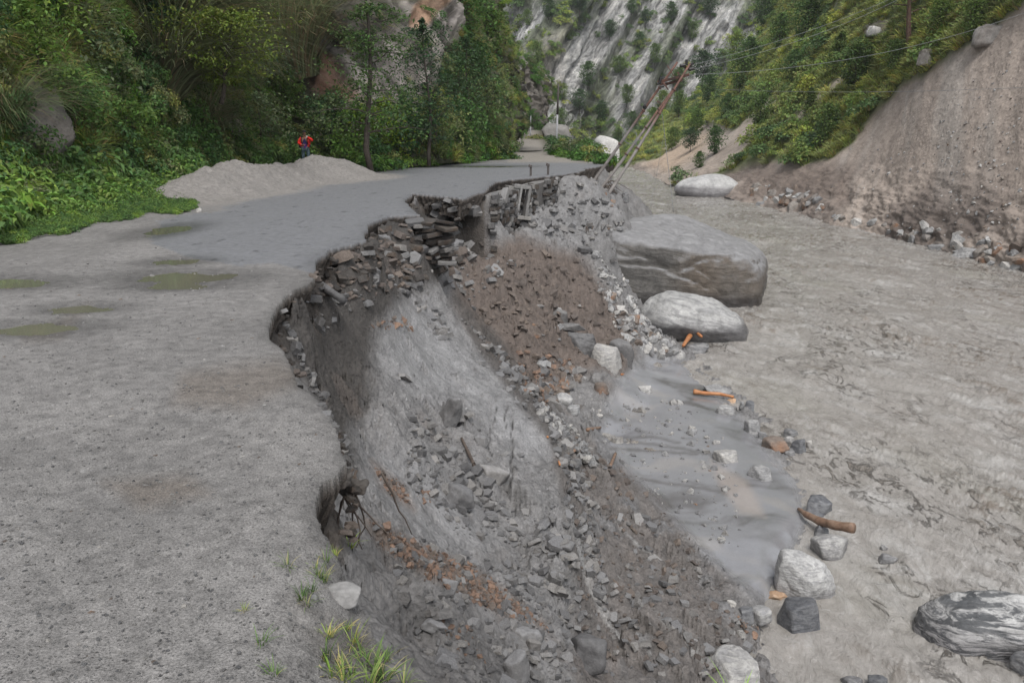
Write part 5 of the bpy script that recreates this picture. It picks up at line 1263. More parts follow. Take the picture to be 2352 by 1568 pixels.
def box_mesh(name, c, d, rot=None, bev=0.01, R=None):
    bm = bmesh.new(); bmesh.ops.create_cube(bm, size=1.0)
    for v in bm.verts: v.co = Vector((v.co.x * d[0], v.co.y * d[1], v.co.z * d[2]))
    if bev: bmesh.ops.bevel(bm, geom=bm.edges, offset=bev, segments=2, affect='EDGES', profile=.6)
    if R is None: R = Euler(rot or (0, 0, 0)).to_matrix()
    for v in bm.verts: v.co = R @ v.co + Vector(c)
    me = bpy.data.meshes.new(name); bm.to_mesh(me); bm.free(); return me
def torus_mesh(name, c, R_, r, rot, n=28, m=6, wob=0.0):
    E_ = Euler(rot).to_matrix(); a = np.linspace(0, 2 * math.pi, n + 1)
    P_ = [np.array(c) + np.array(E_ @ Vector((math.cos(t) * R_ * (1 + wob * math.sin(3 * t)), math.sin(t) * R_, 0))) for t in a]
    return tube_mesh(name, P_, r, m, False)

m = NT('rusty pole'); sp = m.n('ShaderNodeSeparateXYZ'); m.l(m.pos(), sp.inputs[0]); nn = m.noise(m.obj(), 3.0, 6, .7)
lowf = m.ramp(m.math('ADD', sp.outputs['Z'], m.math('MULTIPLY', nn, 1.0)), [(0.0, 1.0), (1.0, 0.0)])
mr = m.n('ShaderNodeMapRange'); mr.inputs['From Min'].default_value = 2.3; mr.inputs['From Max'].default_value = 3.3; m.l(m.math('ADD', sp.outputs['Z'], nn), mr.inputs['Value'])
mud_c = m.ramp(nn, [(0.3, (0.13, 0.115, 0.105)), (0.7, (0.27, 0.25, 0.235))]); rust_c = m.ramp(nn, [(0.35, (0.075, 0.040, 0.032)), (0.65, (0.20, 0.105, 0.075))])
m.l(m.mix(mud_c, rust_c, mr.outputs['Result']), m.b.inputs['Base Color']); m.b.inputs['Roughness'].default_value = .75
M['pole'] = m.m
M['rust'] = mat_plain('rusty steel', (0.12, 0.06, 0.045), .75, noise=.4, col2=(0.05, 0.035, 0.03))
M['black'] = mat_plain('black ceramic and culvert dark', (0.018, 0.016, 0.016), .35, noise=.2)
M['wire'] = mat_plain('power wire', (0.16, 0.165, 0.17), .5, noise=.1)
M['steel'] = mat_plain('galvanised pole', (0.28, 0.28, 0.29), .6, noise=.2)
M['steeldark'] = mat_plain('dark weathered pole', (0.07, 0.06, 0.055), .7, noise=.3)
M['bark'] = mat_plain('tree bark', (0.055, 0.045, 0.036), .9, noise=.45, scale=8, bumpd=.02)
M['pinebark'] = mat_plain('reddish pine bark', (0.105, 0.062, 0.045), .9, noise=.45, scale=5, bumpd=.04)
M['drift'] = mat_plain('wet driftwood', (0.17, 0.105, 0.07), .6, noise=.35, scale=9, bumpd=.01, col2=(0.25, 0.17, 0.12))
M['orangewood'] = mat_plain('fresh stripped wood', (0.34, 0.135, 0.05), .55, noise=.3, scale=10, bumpd=.008, col2=(0.42, 0.20, 0.09))
M['root'] = mat_plain('muddy roots', (0.075, 0.058, 0.047), .85, noise=.3)

# ---- leaning three legged power line frame
PYd = 43.0
def pt(x, y, Y): return PY(x, y, Y)
root = empty('leaning_power_frame', pt(1381, 436, PYd)); ro = np.array(root.location)
tag(root, 'three rusty poles of a power line frame leaning steeply over the river', 'power pole')
def sub(name, me, mat, parent=root):
    o = link(name, me, mat, parent); o.matrix_parent_inverse = Matrix.Identity(4)
    if parent == root: o.location = (-ro[0], -ro[1], -ro[2])
    return o
for (b, t, Yb, Yt, ext) in [((1356, 426), (1557, 143), 44.5, 43.5, .5), ((1381, 433), (1548, 205), 43, 43, .5), ((1399, 444), (1586, 147), 41.5, 42.5, .5)]:
    B_, T_ = pt(*b, Yb), pt(*t, Yt); B2 = B_ - unit(T_ - B_) * ext; ks = np.linspace(0, 1, 14)[:, None]
    P_ = B2 + (T_ - B2) * ks + np.array([0.02, 0, 0]) * np.sin(ks * 5)
    sub('pole', tube_mesh('pole', P_, np.linspace(.092, .055, 14), 12), M['pole'])
    for f in (.35, .62, .8): q = B_ + (T_ - B_) * f; dirn = unit(T_ - B_); sub('band', tube_mesh('band', [q - dirn * .035, q + dirn * .035], .108, 10), M['rust'])
def bar(name, a, b, w=.06, mat='rust', Ya=43, Yb=43):
    A, B_ = pt(*a, Ya), pt(*b, Yb); v = B_ - A; L_ = np.linalg.norm(v); R = Vector(v).to_track_quat('X', 'Z').to_matrix()
    return sub(name, box_mesh(name, (A + B_) / 2, (L_, w, w * 1.5), R=R, bev=.006), M[mat])
bar('crossarm', (1511, 189), (1583, 172), .09, Ya=43.4, Yb=42.3); bar('crossarm', (1517, 197), (1566, 184), .09, Ya=43.7, Yb=42.6)
bar('brace', (1524, 190), (1535, 207), .05); bar('brace', (1567, 184), (1556, 166), .05); bar('brace', (1510, 232), (1527, 247), .06); bar('brace', (1548, 176), (1532, 150), .03)
bar('crossarm', (1563, 150), (1588, 162), .07)
def insul(x, y, s=1.0, dx=0, dy=1):
    c = pt(x, y, 42.8); P_ = []; R_ = []
    for k in range(9): P_.append(c + np.array([dx, 0, dy]) * (k - 4) * .036 * s); R_.append((.105 if k % 2 else .055) * s)
    sub('insulator', tube_mesh('insulator', P_, R_, 12), M['black'])
for q in [(1516, 186, 1.0, .3, 1), (1520, 199, .8, 1, .2), (1559, 184, .9, .3, 1), (1568, 151, 1.1, 1, .1), (1577, 144, 1, 0, 1), (1587, 149, 1, .8, .6), (1588, 159, 1.0, 1, .2), (1582, 156, .8, 1, 0), (1513, 192, .8, 1, .3)]: insul(*q)
tr = [pt(1481 + math.cos(a) * 3.0 * r, 246 + math.sin(a) * 5.5 * r, 43.3 + .1 * math.sin(3 * a)) for a, r in [(k * .9, 1 - .02 * k) for k in range(34)]]
sub('wire_coil', tube_mesh('wire_coil', tr, .045, 6), M['black'])
for (x, y, R_) in [(1446, 312, .38), (1448, 316, .34), (1466, 328, .17), (1467, 329, .14)]: sub('wire_loop', torus_mesh('wire_loop', pt(x, y, 42.7), R_, .012, (math.radians(80), 0.2, 0.1), wob=.06), M['wire'])
rr = np.random.RandomState(4)
for k in range(16):
    a = pt(1398 + rr.normal() * 4, 425 + rr.normal() * 6, 41.8); P_ = [a]; d_ = np.array([rr.normal() * .4, rr.normal() * .2, -.25])
    for j in range(7): d_ = d_ + np.array([rr.normal() * .12 + .05, 0, -.07 * j * rr.uniform(0, 1)]); P_.append(P_[-1] + unit(d_) * .16)
    sub('root', tube_mesh('root', P_, np.linspace(.025, .006, 8), 5), M['root'])

# ---- wires
def wire(name, label, pts, r=.012, sag=0.0, n=26):
    A = np.array(pts[0]); B_ = np.array(pts[1]); ks = np.linspace(0, 1, n)[:, None]
    P_ = A + (B_ - A) * ks - np.array([0, 0, 1]) * 4 * sag * ks * (1 - ks)
    o = link(name, tube_mesh(name, P_, r, 6), M['wire']); tag(o, label, 'wire')
wire('power_wire', 'upper wire rising from the leaning frame to the top right', [pt(1587, 150, 42.8), pt(2090, -22, 58)], .011, .35)
wire('power_wire', 'second wire just below the upper one from the leaning frame', [pt(1588, 160, 42.8), pt(2120, -30, 57)], .011, .55)
wire('power_wire', 'long wire from the leaning frame past the pine trunk', [pt(1583, 172, 42.3), pt(2420, 5, 52)], .012, .9)
wire('power_wire', 'wire crossing before the bare landslide', [pt(1640, 205, 60), pt(2420, 198, 44)], .012, .25)
wire('hanging_wire', 'broken wire hanging down onto the top of the house sized boulder', [pt(1519, 246, 43.3), pt(1547, 487, 41.5)], .014, .0)
wire('hanging_wire', 'thin slack wire hanging beside the broken one over the water', [pt(1527, 300, 43.0), pt(1493, 482, 42.5)], .008, .0)
wire('power_wire', 'thin wire reaching left from the lone far pole across the pale cliff', [pt(1283, 198, 76), pt(1500, 228, 60)], .014, .9)
# ---- lone poles
def lone(label, base, top, Y, r0, r1, mats, split=.55, cat='power pole', name='power_pole'):
    B_, T_ = pt(*base, Y), pt(*top, Y); e = empty(name, B_); tag(e, label, cat)
    mid = B_ + (T_ - B_) * split
    a = link('lower_shaft', tube_mesh('lower_shaft', [B_ - B_ - np.array([0, 0, .4]), mid - B_], [r0, (r0 + r1) / 2], 10), M[mats[0]], e)
    b = link('upper_shaft', tube_mesh('upper_shaft', [mid - B_ - (T_ - B_) * .01, T_ - B_], [(r0 + r1) / 2 * 1.03, r1], 10), M[mats[1]], e)
    return e, B_, T_
e, B_, T_ = lone('tall lone pole with a dark upper half beside the far bend', (1277, 346), (1283, 192), 76, .12, .08, ('steel', 'steeldark'))
for f, w_ in ((.93, .5), (.86, .4)):
    q = (T_ - B_) * f; link('crossarm', box_mesh('crossarm', q, (w_, .06, .06)), M['steeldark'], e); link('insulator', tube_mesh('insulator', [q + [w_ / 2, 0, .02], q + [w_ / 2, 0, .2]], .05, 8), M['black'], e)
lone('short pale pole standing at the bend of the far road', (1218, 322), (1219, 264), 100, .09, .07, ('steel', 'steel'))
lone('thin dark leaning pole behind the far grey boulder', (1257, 262), (1247, 226), 104, .06, .05, ('steeldark', 'steeldark'))
# ---- guard posts
for (x, y, lb) in [(1219, 405, 'left one of two rusty guard posts on the edge of the road'), (1259, 402, 'right one of two rusty guard posts on the edge of the road')]:
    b = PZ(x, y, 0.0); h = 24 / FD * b[1]; e = empty('guard_post', b, .1); tag(e, lb, 'post', 'guard posts on the edge of the road')
    link('post', box_mesh('post', (0, 0, h * .42), (.085, .085, h * 1.2), bev=.006), M['steeldark'], e)
    link('cap_bracket', box_mesh('cap_bracket', (-.02, -.02, h * .93), (.15, .12, .10), (0, .1, 0), .01), M['steeldark'], e)
    link('cap_bracket', box_mesh('cap_bracket', (-.05, 0, h * 1.03), (.05, .16, .04), (0, .3, 0), .006), M['rust'], e)

# ---- retaining wall with its culvert
S, E_ = PZ(1120, 441, 0.0), PZ(1272, 402, 0.0); L_ = np.linalg.norm(E_ - S); ax = (E_ - S) / L_; nrm_ = np.array([ax[1], -ax[0], 0])
wall = empty('retaining_wall', S); tag(wall, 'mud smeared dry stone wall holding up the edge of the road', 'wall')
R = Matrix(((ax[0], -nrm_[0], 0), (ax[1], -nrm_[1], 0), (0, 0, 1)))
def wbox(name, s, h0, h1, t0, t1, w0, mat, par=wall, bev=.015, rot=0.0, org=S):
    c = ax * (s + w0 / 2) + nrm_ * (t0 + t1) / 2 + np.array([0, 0, (h0 + h1) / 2]); Rr = R @ Euler((0, rot, 0)).to_matrix()
    return link(name, box_mesh(name, c, (w0, abs(t1 - t0), h1 - h0), R=Rr, bev=bev), M[mat], par)
wbox('wall_core', .45, -2.6, -.16, -.45, .06, L_ - .6, 'slate')
rs = np.random.RandomState(9); cul0 = None
cA = PZ(1166, 414, 0); cs0 = float((cA - S) @ ax); cB = PZ(1214, 409, 0); cs1 = float((cB - S) @ ax)
nst = 0; zrow = -.10
stones = [box_mesh('stone', (0, 0, 0), (1, 1, 1), (rs.normal() * .05, rs.normal() * .05, 0), .16) for _ in range(6)]
for me in stones: me.materials.append(M[['mudstone', 'slate', 'slate', 'mudstone', 'scarp', 'scarp'][stones.index(me)]])
while zrow > -2.35:
    h = rs.uniform(.13, .22); s = rs.uniform(-.1, .2)
    depthmax = 2.3 - 1.0 * 0
    while s < L_:
        w_ = rs.uniform(.18, .70)
        if not (cs0 - .1 < s + w_ / 2 < cs1 + .1 and zrow > -1.55) and nst < 292:
            c = ax * (s + w_ / 2) + nrm_ * (.10 + rs.uniform(-.04, .10)) + np.array([0, 0, zrow - h / 2 + rs.normal() * .035])
            o = link('stone', stones[rs.randint(6)], None, wall); o.location = c; o.rotation_euler = (R.to_euler().to_matrix() @ Euler((rs.normal() * .08, rs.normal() * .22, rs.normal() * .12)).to_matrix()).to_euler()
            o.scale = (w_ * .95, .22, h * .93); nst += 1
        s += w_
    zrow -= h
cul = empty('concrete_culvert', S + ax * (cs0 + cs1) / 2); tag(cul, 'narrow concrete culvert opening with slanting jambs in the dry stone wall', 'culvert')
cw = cs1 - cs0; org = np.array(cul.location) - S
def cbox(name, s0, s1, h0, h1, t0, t1, mat, lean=0.0):
    c = ax * ((s0 + s1) / 2 - (cs0 + cs1) / 2) + nrm_ * (t0 + t1) / 2 + np.array([0, 0, (h0 + h1) / 2])
    return link(name, box_mesh(name, c, (s1 - s0, abs(t1 - t0), h1 - h0), R=R @ Euler((0, lean, 0)).to_matrix(), bev=.012), M[mat], cul)
cul.location = PY(1188, 462, 28.3); cul.rotation_euler = (0.0, 0.06, 0.28)
for nm_, c_, d_, rt_, mt_ in [('side_slab', (-.20, .10, 0), (.40, .5, 1.02), (0, .05, 0), 'concrete'), ('jamb', (.03, -.06, -.02), (.075, .28, 1.05), (0, .10, 0), 'roadstone'), ('jamb', (.34, -.06, -.04), (.10, .34, 1.02), (0, .10, 0), 'concrete'),
    ('lintel', (.12, -.02, .50), (.62, .34, .12), (0, .06, 0), 'concrete'), ('sill', (.22, -.08, -.56), (.50, .36, .12), (0, .06, 0), 'concrete'), ('shade_back', (.18, .30, -.02), (.30, .06, 1.0), (0, .08, 0), 'black')]:  # black back panel paints the darkness inside the opening
    link(nm_, box_mesh(nm_, c_, d_, rt_, bev=.014), M[mt_], cul)
# remnant of the wall's earlier line: a pillar of laid stones at the corner of the break
pl_ = PY(987, 498, 17.1); rem = empty('wall_remnant', pl_); tag(rem, 'broken pillar of laid stones left standing at the corner of the collapse', 'wall')
z = -.06
while z > -1.0:
    h = rs.uniform(.06, .12)
    for j in range(3):
        o = link('stone', stones[[1, 2, 4, 5][rs.randint(4)]], None, rem); o.location = (-.28 + .30 * j + rs.normal() * .03, rs.normal() * .05 - .05 * j, z - h / 2); o.scale = (rs.uniform(.2, .42), rs.uniform(.3, .5), h * rs.uniform(.7, 1.1)); o.rotation_euler = (rs.normal() * .14, rs.normal() * .16, .4 + rs.normal() * .4)
    z -= h

# ---- pale concrete block at the far waterline
o = link('concrete_block', boulder_mesh('concrete_block', (1.9, 2.2, 2.4), (np.array([[1, -.2, .2], [-1, -.1, 0], [-.1, -1, .05], [0, 1, 0], [.25, 0, 1], [0, 0, -1], [-.6, -.3, .8]]), np.array([.8, .75, .8, .8, .85, .8, 1.0])), 77, 4, 30, .015), M['whitecon'])
q = PY(1392, 348, 115); o.location = (q[0], 115, q[2] - .3); o.rotation_euler = (0, .08, .2); tag(o, 'white block split by a dark seam at the far bend of the river', 'block')

# ---- driftwood
def log(name, label, pts, rad, mat, n=12, cat='log'):
    P_ = np.array(pts); ks = np.linspace(0, len(P_) - 1, 5 * len(P_)); i = np.clip(ks.astype(int), 0, len(P_) - 2); f = (ks - i)[:, None]; Q = P_[i] * (1 - f) + P_[i + 1] * f
    r = np.interp(ks, np.arange(len(rad)), rad); r = r * (1 + .06 * np.sin(ks * 7)); o = link(name, tube_mesh(name, Q, r, n), M[mat]); tag(o, label, cat); return o
def gp(x, y, dz): h = hit(x, y)[0]; return h + np.array([0, 0, dz])
log('log', 'short bright orange stripped log lying at the edge of the mud flat', [gp(1594, 905, .09), gp(1612, 908, .10), gp(1650, 912, .10), gp(1686, 917, .08)], [.075, .055, .05, .035], 'orangewood')
log('driftwood', 'long bent brown driftwood branch resting on dark stones', [gp(1832, 1172, .05), gp(1850, 1196, .16), gp(1882, 1222, .22), (gp(1915, 1245, .34)), gp(1955, 1262, .42)], [.03, .06, .08, .085, .095], 'drift')
log('driftwood', 'gnarled orange root washed against the stones by the pale boulder', [gp(1568, 800, .15), gp(1580, 798, .35), gp(1594, 790, .5), gp(1608, 796, .4)], [.05, .09, .07, .05], 'orangewood', 8)
log('stick', 'small pale stick on the mud near the rubble heap', [gp(1425, 861, .03), gp(1448, 859, .03)], [.03, .02], 'orangewood', 6, 'stick')
log('stick', 'pale stick on the mud flat below the brown stone', [gp(1350, 989, .04), gp(1376, 985, .04)], [.045, .03], 'drift', 6, 'stick')
log('stick', 'short upright piece of board at the top of the lower apron', [gp(1407, 1066, .03), gp(1414, 1040, .03)], [.035, .035], 'drift', 4, 'stick')
log('root', 'thick muddy root hanging down the apron', [gp(1062, 1010, .04), gp(1078, 1040, .07), (gp(1090, 1080, .07)), gp(1094, 1110, .03)], [.018, .026, .028, .016], 'root', 8, 'root')
log('root', 'orange root trailing down the edge of the gully', [gp(1258, 1010, .06), gp(1272, 1040, .1), gp(1288, 1070, .06)], [.02, .025, .015], 'orangewood', 6, 'root')
log('beam', 'dark stone beam jutting out below the broken edge', [PY(738, 655, 11.15), PY(788, 690, 10.4)], [.07, .07], 'slate', 4, 'beam')
rr = np.random.RandomState(8)
for (x, y, Y, n, lb) in [(806, 1085, 4.3, 9, 'dangling roots under the near overhang'), (1328, 520, 33, 16, 'tangle of bare roots on the muddy bank'), (1240, 545, 28, 8, 'small uprooted twigs on the lip of the brown slope')]:
    e = empty('roots', PY(x, y, Y)); tag(e, lb, 'roots')
    for k in range(n):
        P_ = [np.array([rr.normal() * .09, rr.normal() * .06, 0]) * (Y / 6) ** .6]; d_ = np.array([rr.normal() * .35, -.1, -1.0])
        for j in range(7): d_ = d_ + np.array([rr.normal() * .3, rr.normal() * .2, 0]); P_.append(P_[-1] + unit(d_) * .075 * (Y / 5) ** .6)
        link('root', tube_mesh('root', P_, np.linspace(.009, .003, 8) * (Y / 5) ** .6, 5), M['root'], e)
# lumps of dark ground hanging at the near edge
for (x, y, Y, sz, lb) in [(770, 1080, 4.05, .10, 'overhanging clod of the road crust at the near notch'), (815, 1100, 4.15, .07, 'dark clod hanging on roots beside the overhang')]:
    o = link('clod', boulder_mesh('clod', (sz * 1.1, sz * .8, sz * .42), None, int(x), 4, 20, .22), M['scarp']); q = PY(x, y, Y); o.location = (q[0], q[1], q[2] - .04); tag(o, lb, 'clod')

# ================================================================== TREES
def tree(name, label, base, H, spread, nl, leafL, leafW, col, trunk_r, seed, shape='round', mat_leafs=None, trunk_mat='bark', group=None, first=.25, droop=.2, cat='tree', lean=(0, 0), nb=26, disc=False, scat=.5):
    rs = np.random.RandomState(seed); e = empty(name, base); tag(e, label, cat, group)
    ks = np.linspace(0, 1, 12); tp = np.stack([lean[0] * ks * H + .02 * H * np.sin(ks * 6 + seed), lean[1] * ks * H + 0 * ks, ks * H], 1); tp[0, :2] = 0
    link('trunk', tube_mesh('trunk', tp, trunk_r * (1 - ks * .88), 8), M[trunk_mat], e)
    Pl = []; Nl = []; bm_all = []
    for b in range(nb):
        f = first + (1 - first) * (b + rs.uniform(0, 1)) / nb; a = b * 2.4 + rs.normal() * .3
        prof = {'round': math.sin(math.pi * min(1, (f - first) / (1 - first) * .85 + .12)), 'cone': 1.05 - (f - first) / (1 - first) * .92, 'spray': .5 + .5 * f}[shape]
        Lb = spread * prof * rs.uniform(.65, 1.1); p0 = np.array([np.interp(f, ks, tp[:, 0]), np.interp(f, ks, tp[:, 1]), f * H])
        up = .30 if shape == 'cone' else .7; d_ = np.array([math.cos(a), math.sin(a), up * rs.uniform(.4, 1.2)]); pts_ = [p0]
        for j in range(6): d_ = d_ + rs.normal(size=3) * .13 + np.array([0, 0, -.05]); pts_.append(pts_[-1] + unit(d_) * Lb / 6)
        pts_ = np.array(pts_); bm_all.append((pts_, np.linspace(trunk_r * .34 * (1 - f * .6), trunk_r * .05, 7)))
        k = max(4, int(nl / nb)); t = rs.uniform(.25, 1.05, k); ii = np.clip(t * 6, 0, 5.99).astype(int); q = pts_[ii] + (pts_[ii + 1] - pts_[ii]) * (t * 6 - ii)[:, None]
        # leaves gather in tufts along the branch
        tuft = rs.normal(size=(7, 3)) * Lb * .20 * np.array([1, 1, .35 if disc else .8]); q = q + tuft[rs.randint(0, 7, k)] + rs.normal(size=(k, 3)) * scat * Lb * .16 * np.array([1, 1, .5 if disc else 1])
        Pl.append(q); Nl.append(unit(np.array([0, 0, .8]) + rs.normal(size=(k, 3)) * .5))
    V = []; F = []; o_ = 0
    for pts_, r_ in bm_all:
        me = tube_mesh('t', pts_, r_, 5, False); n = len(me.vertices); v = np.empty(n * 3, np.float32); me.vertices.foreach_get('co', v); V.append(v.reshape(-1, 3)); f = np.array([p.vertices[:] for p in me.polygons]); F.append(f + o_); o_ += n; bpy.data.meshes.remove(me)
    link('branches', raw_mesh('branches', np.concatenate(V), np.concatenate(F)), M[trunk_mat], e)['kind'] = 'stuff'
    Pl = np.concatenate(Pl); Nl = np.concatenate(Nl); k = len(Pl)
    link('crown', leaf_mesh('crown', Pl, Nl, leafL * rs.uniform(.7, 1.25, k), leafW * rs.uniform(.8, 1.2, k), col, rs, droop=droop), mat_leafs or LEAF, e)['kind'] = 'stuff'
    return e
def copy_tree(o, loc, sc, rz, label, group=None, name=None):
    c = o.copy(); COL.objects.link(c); c.location = loc; c.scale = (sc, sc, sc * 1.0); c.rotation_euler = (0, 0, rz); c['label'] = label
    if group: c['group'] = group
    for ch in o.children: d_ = ch.copy(); COL.objects.link(d_); d_.parent = c
    return c
D1 = (0.040, 0.075, 0.030); D2 = (0.050, 0.095, 0.030)
b = PY(852, 392, 37.5); tree('broadleaf_tree', 'tall dark layered tree in front of the bare rock on the left hillside', (b[0], b[1], .1), 10.4, 2.7, 5200, .17, .09, D1, .15, 11, 'cone', first=.16, nb=40, disc=True, scat=.7)
b = PY(985, 372, 44); tree('broadleaf_tree', 'second dark tree with thin trunks right of the tall layered one', (b[0], b[1], .1), 7.2, 2.6, 3300, .17, .09, (0.042, 0.078, 0.036), .11, 12, 'round', first=.18, nb=34, scat=1.0, disc=True)
b = PY(1085, 362, 55); tree('broadleaf_tree', 'dark bushy tree at the corner of the left hillside', (b[0] - .2, b[1], .6), 7.4, 2.2, 3000, .19, .11, D1, .10, 13, 'round', first=.1, nb=30, scat=1.0)
b = PY(560, 300, 27); tree('broadleaf_tree', 'light yellowish green tree spreading from the slope left of the man', (b[0] - 1.2, b[1] + 1.5, b[2] + .9), 2.8, 2.4, 5200, .12, .07, (0.115, 0.150, 0.028), .08, 14, 'round', first=.2, nb=26, lean=(.3, -.2), disc=True)
# shrubs and trees one can tell apart on the left slope
lflat = LG.reshape(-1, 3); lpx, lpy = [a.ravel() for a in proj(LG)]
def on_left(x, y): k = np.argmin((lpx - x) ** 2 + (lpy - y) ** 2); return lflat[k]
SHR = [tree('shrub', 'x', (0, 0, 0), 1.3, .85, 1500, .10, .055, c, .03, 40 + i, 'round', first=.05, nb=18, cat='shrub', scat=1.2) for i, c in enumerate([(0.050, 0.100, 0.028), (0.080, 0.130, 0.030), (0.040, 0.085, 0.034), (0.075, 0.105, 0.060)])]
spots = [(445,385,'shrub at the corner where weeds meet the sand heap'),(300,395,'round shrub on the slope foot above the weeds'),(180,350,'shrub low on the slope above the left weeds'),(600,345,'shrub beside the drooping grass tussock'),(540,372,'leafy shrub behind the sand heap'),(650,300,'shrub up the slope left of the man'),
 (760,338,'shrub right behind the man'),(770,365,'shrub between the man and the far verge'),(820,385,'grey green shrub at the end of the sand heap'),(880,375,'bushy shrub under the tall layered tree'),(930,365,'shrub under the second dark tree'),(1000,362,'shrub on the far verge near the corner'),(1060,350,'shrub at the foot of the corner trees'),
 (100,200,'shrub high on the slope near the left border'),(330,120,'shrub under the hanging grass ridge'),(220,240,'shrub in the middle of the left slope'),(420,250,'shrub above the drooping tussock'),(120,80,'uppermost shrub at the left of the slope'),(520,60,'shrub near the top beside the dark rock cleft'),(600,210,'shrub in the gap below the rock face'),(1090,200,'shrub on the corner slope halfway up'),(1130,120,'shrub on the skyline of the corner slope'),(1060,100,'shrub on the corner slope near its top'),(1120,300,'shrub low on the corner slope')]
for i, (x, y, lb) in enumerate(spots):
    q = on_left(x, y); s = .9 + .03 * q[1] * rr.uniform(.7, 1.2); lb = lb
    if i < 4: o = SHR[i]; o.location = q; o.scale = (s, s, s); o['label'] = lb
    else: o = copy_tree(SHR[i % 4], q, s, rr.uniform(0, 6.28), lb)
    o['group'] = 'shrubs on the left hillside'
# drooping grass tussocks
TS = [grass_mesh('blades', np.random.RandomState(60 + i), 900, 2.4, .010, c, .30, 1.15, seg=6, lean=.6, dry=(0.17, 0.13, 0.085)) for i, c in enumerate([(0.135, 0.150, 0.085), (0.105, 0.140, 0.065)])]
for i, (x, y, s, lb) in enumerate([(375,232,1.35,'large drooping grass tussock in the middle of the left slope'),(375,100,1.5,'grass tussock cascading from the ridge above the large one'),(405,140,1.5,'grass tussock below the highest cascade'),(470,150,1.0,'narrow hanging tussock above the man\'s side of the slope'),(468,320,.8,'small pale tussock near the slope foot'),(40,320,1.0,'grass tussock by the left border'),(310,60,1.3,'tussock near the top of the left slope'),(215,20,1.3,'uppermost grass tussock of the left slope'),(440,180,1.1,'tussock hanging under the cascade'),(640,110,1.5,'pale tussock on the light green rib'),(690,190,1.4,'tussock at the lower end of the light green rib')]):
    q = on_left(x, y); me = TS[i % 2]; o = link('grass_tussock', me, LEAF_G); o.location = q + np.array([0, -.25, .1]); f = 1.45 * s * q[1] / 25; o.scale = (f, f, f); o.rotation_euler = (.25, .1, rr.uniform(0, 6)); tag(o, lb, 'grass', 'drooping tussocks on the left slope')
# trees across the river
rflat = RG.reshape(-1, 3); ffl = FG.reshape(-1, 3); fpx_, fpy_ = [a.ravel() for a in proj(FG)]
def on_r(x, y): k = np.argmin((rp2[0] - x) ** 2 + (rp2[1] - y) ** 2); return rflat[k]
def on_f(x, y): k = np.argmin((fpx_ - x) ** 2 + (fpy_ - y) ** 2); return ffl[k]
TR = [tree('hillside_tree', 'x', (0, 0, 0), 6, 2.6, 2200, .34, .22, c, .11, 70 + i, sh, first=fi, nb=24, scat=1.1, group='trees on the slope across the river') for i, (c, sh, fi) in enumerate([((0.085, 0.130, 0.040), 'round', .22), ((0.060, 0.105, 0.038), 'round', .15), ((0.110, 0.150, 0.045), 'cone', .12), ((0.050, 0.085, 0.040), 'round', .3)])]
tl = [(1612,205,1.5,3,'feathery grey green tree standing before the slabs of the cliff'),(1850,110,1.5,1,'dark round tree at the top beside the grass slope'),(1745,300,1.0,0,'tree halfway down the green slope'),(1700,215,1.3,0,'light tree on the ridge of the green slope'),(1900,330,1.0,0,'lone tree in the grass near the landslide'),(1790,120,1.2,1,'tree on the wooded ridge under the wires'),
 (1860,270,.8,2,'slender young tree in the middle of the grass slope'),(1960,215,1.2,0,'spreading tree left of the pine trunk'),(1925,170,1.1,2,'pointed light tree left of the pine'),(1640,355,.9,1,'tree above the second landslide'),(1600,310,.9,1,'tree on the lower wooded slope'),(1560,270,1.0,0,'tree near the foot of the cliff'),
 (1500,300,.9,1,'tree at the left end of the green slope'),(1450,310,.9,3,'tree beside the foot of the cliff slabs'),(1410,330,.7,3,'small dark tree behind the lone pole bushes'),(1375,325,.6,3,'round dark tree on the far bank by the white block'),(1585,350,.8,3,'tree over the pale scar of the bank'),(1605,385,.55,1,'dark shrubby tree clinging to the bank by the pale boulder'),
 (1680,130,1.1,0,'tree on the left of the wooded ridge'),(1750,60,1.3,1,'tree at the top of the wooded ridge'),(1900,40,1.4,0,'broad tree at the top edge left of the pine'),(1990,160,1.0,2,'tree between pine and rocks'),(2050,180,.9,0,'tree at the foot of the pine'),(2150,110,1.0,0,'bushy tree right of the pine'),
 (2230,95,.9,0,'round bush tree by the big pale boulder'),(1545,345,.8,0,'tree low on the green slope near the second landslide'),(1670,280,.9,1,'tree over the upper tip of the second landslide'),(1820,195,1.0,1,'dark tree above the rocky streaks'),(1625,240,1.1,1,'tree where slope and cliff meet'),(1720,170,1.2,1,'dense tree below the ridge')]
for i, (x, y, s, k, lb) in enumerate(tl):
    q = on_r(x, y); q = q - np.array([0, 0, .3]); s = s * (0.42 + q[1] / 330)
    if i < 4 and False: pass
    copy_tree(TR[k], q, s, rr.uniform(0, 6.28), lb, 'trees on the slope across the river')
CT_ = [(1260,40),(1300,90),(1330,30),(1235,150),(1350,200),(1290,230),(1400,90),(1440,240),(1380,280),(1420,170),(1480,60),(1500,150),(1540,50),(1560,210),(1330,260),(1290,300),(1470,110),(1210,60),(1190,20),(1180,110),(1160,60),(1590,90),(1630,40),(1520,260),(1450,30)]
for i, (x, y) in enumerate(CT_):
    q = on_f(x, y); s = rr.uniform(.7, 1.25); copy_tree(TR[[1, 0, 3, 0][i % 4]], q - np.array([0, .5, .8]), s, rr.uniform(0, 6.28), ('large ' if s > 1.06 else 'middling ' if s > .88 else 'small ') + ['dark', 'light green', 'bare stemmed', 'light green'][i % 4] + ' tree in a cleft at the ' + ('top' if y < 75 else 'middle' if y < 190 else 'foot') + ' ' + ('left' if x < 1290 else 'centre' if x < 1450 else 'right') + ' of the pale cliff', 'trees in the clefts of the cliff')
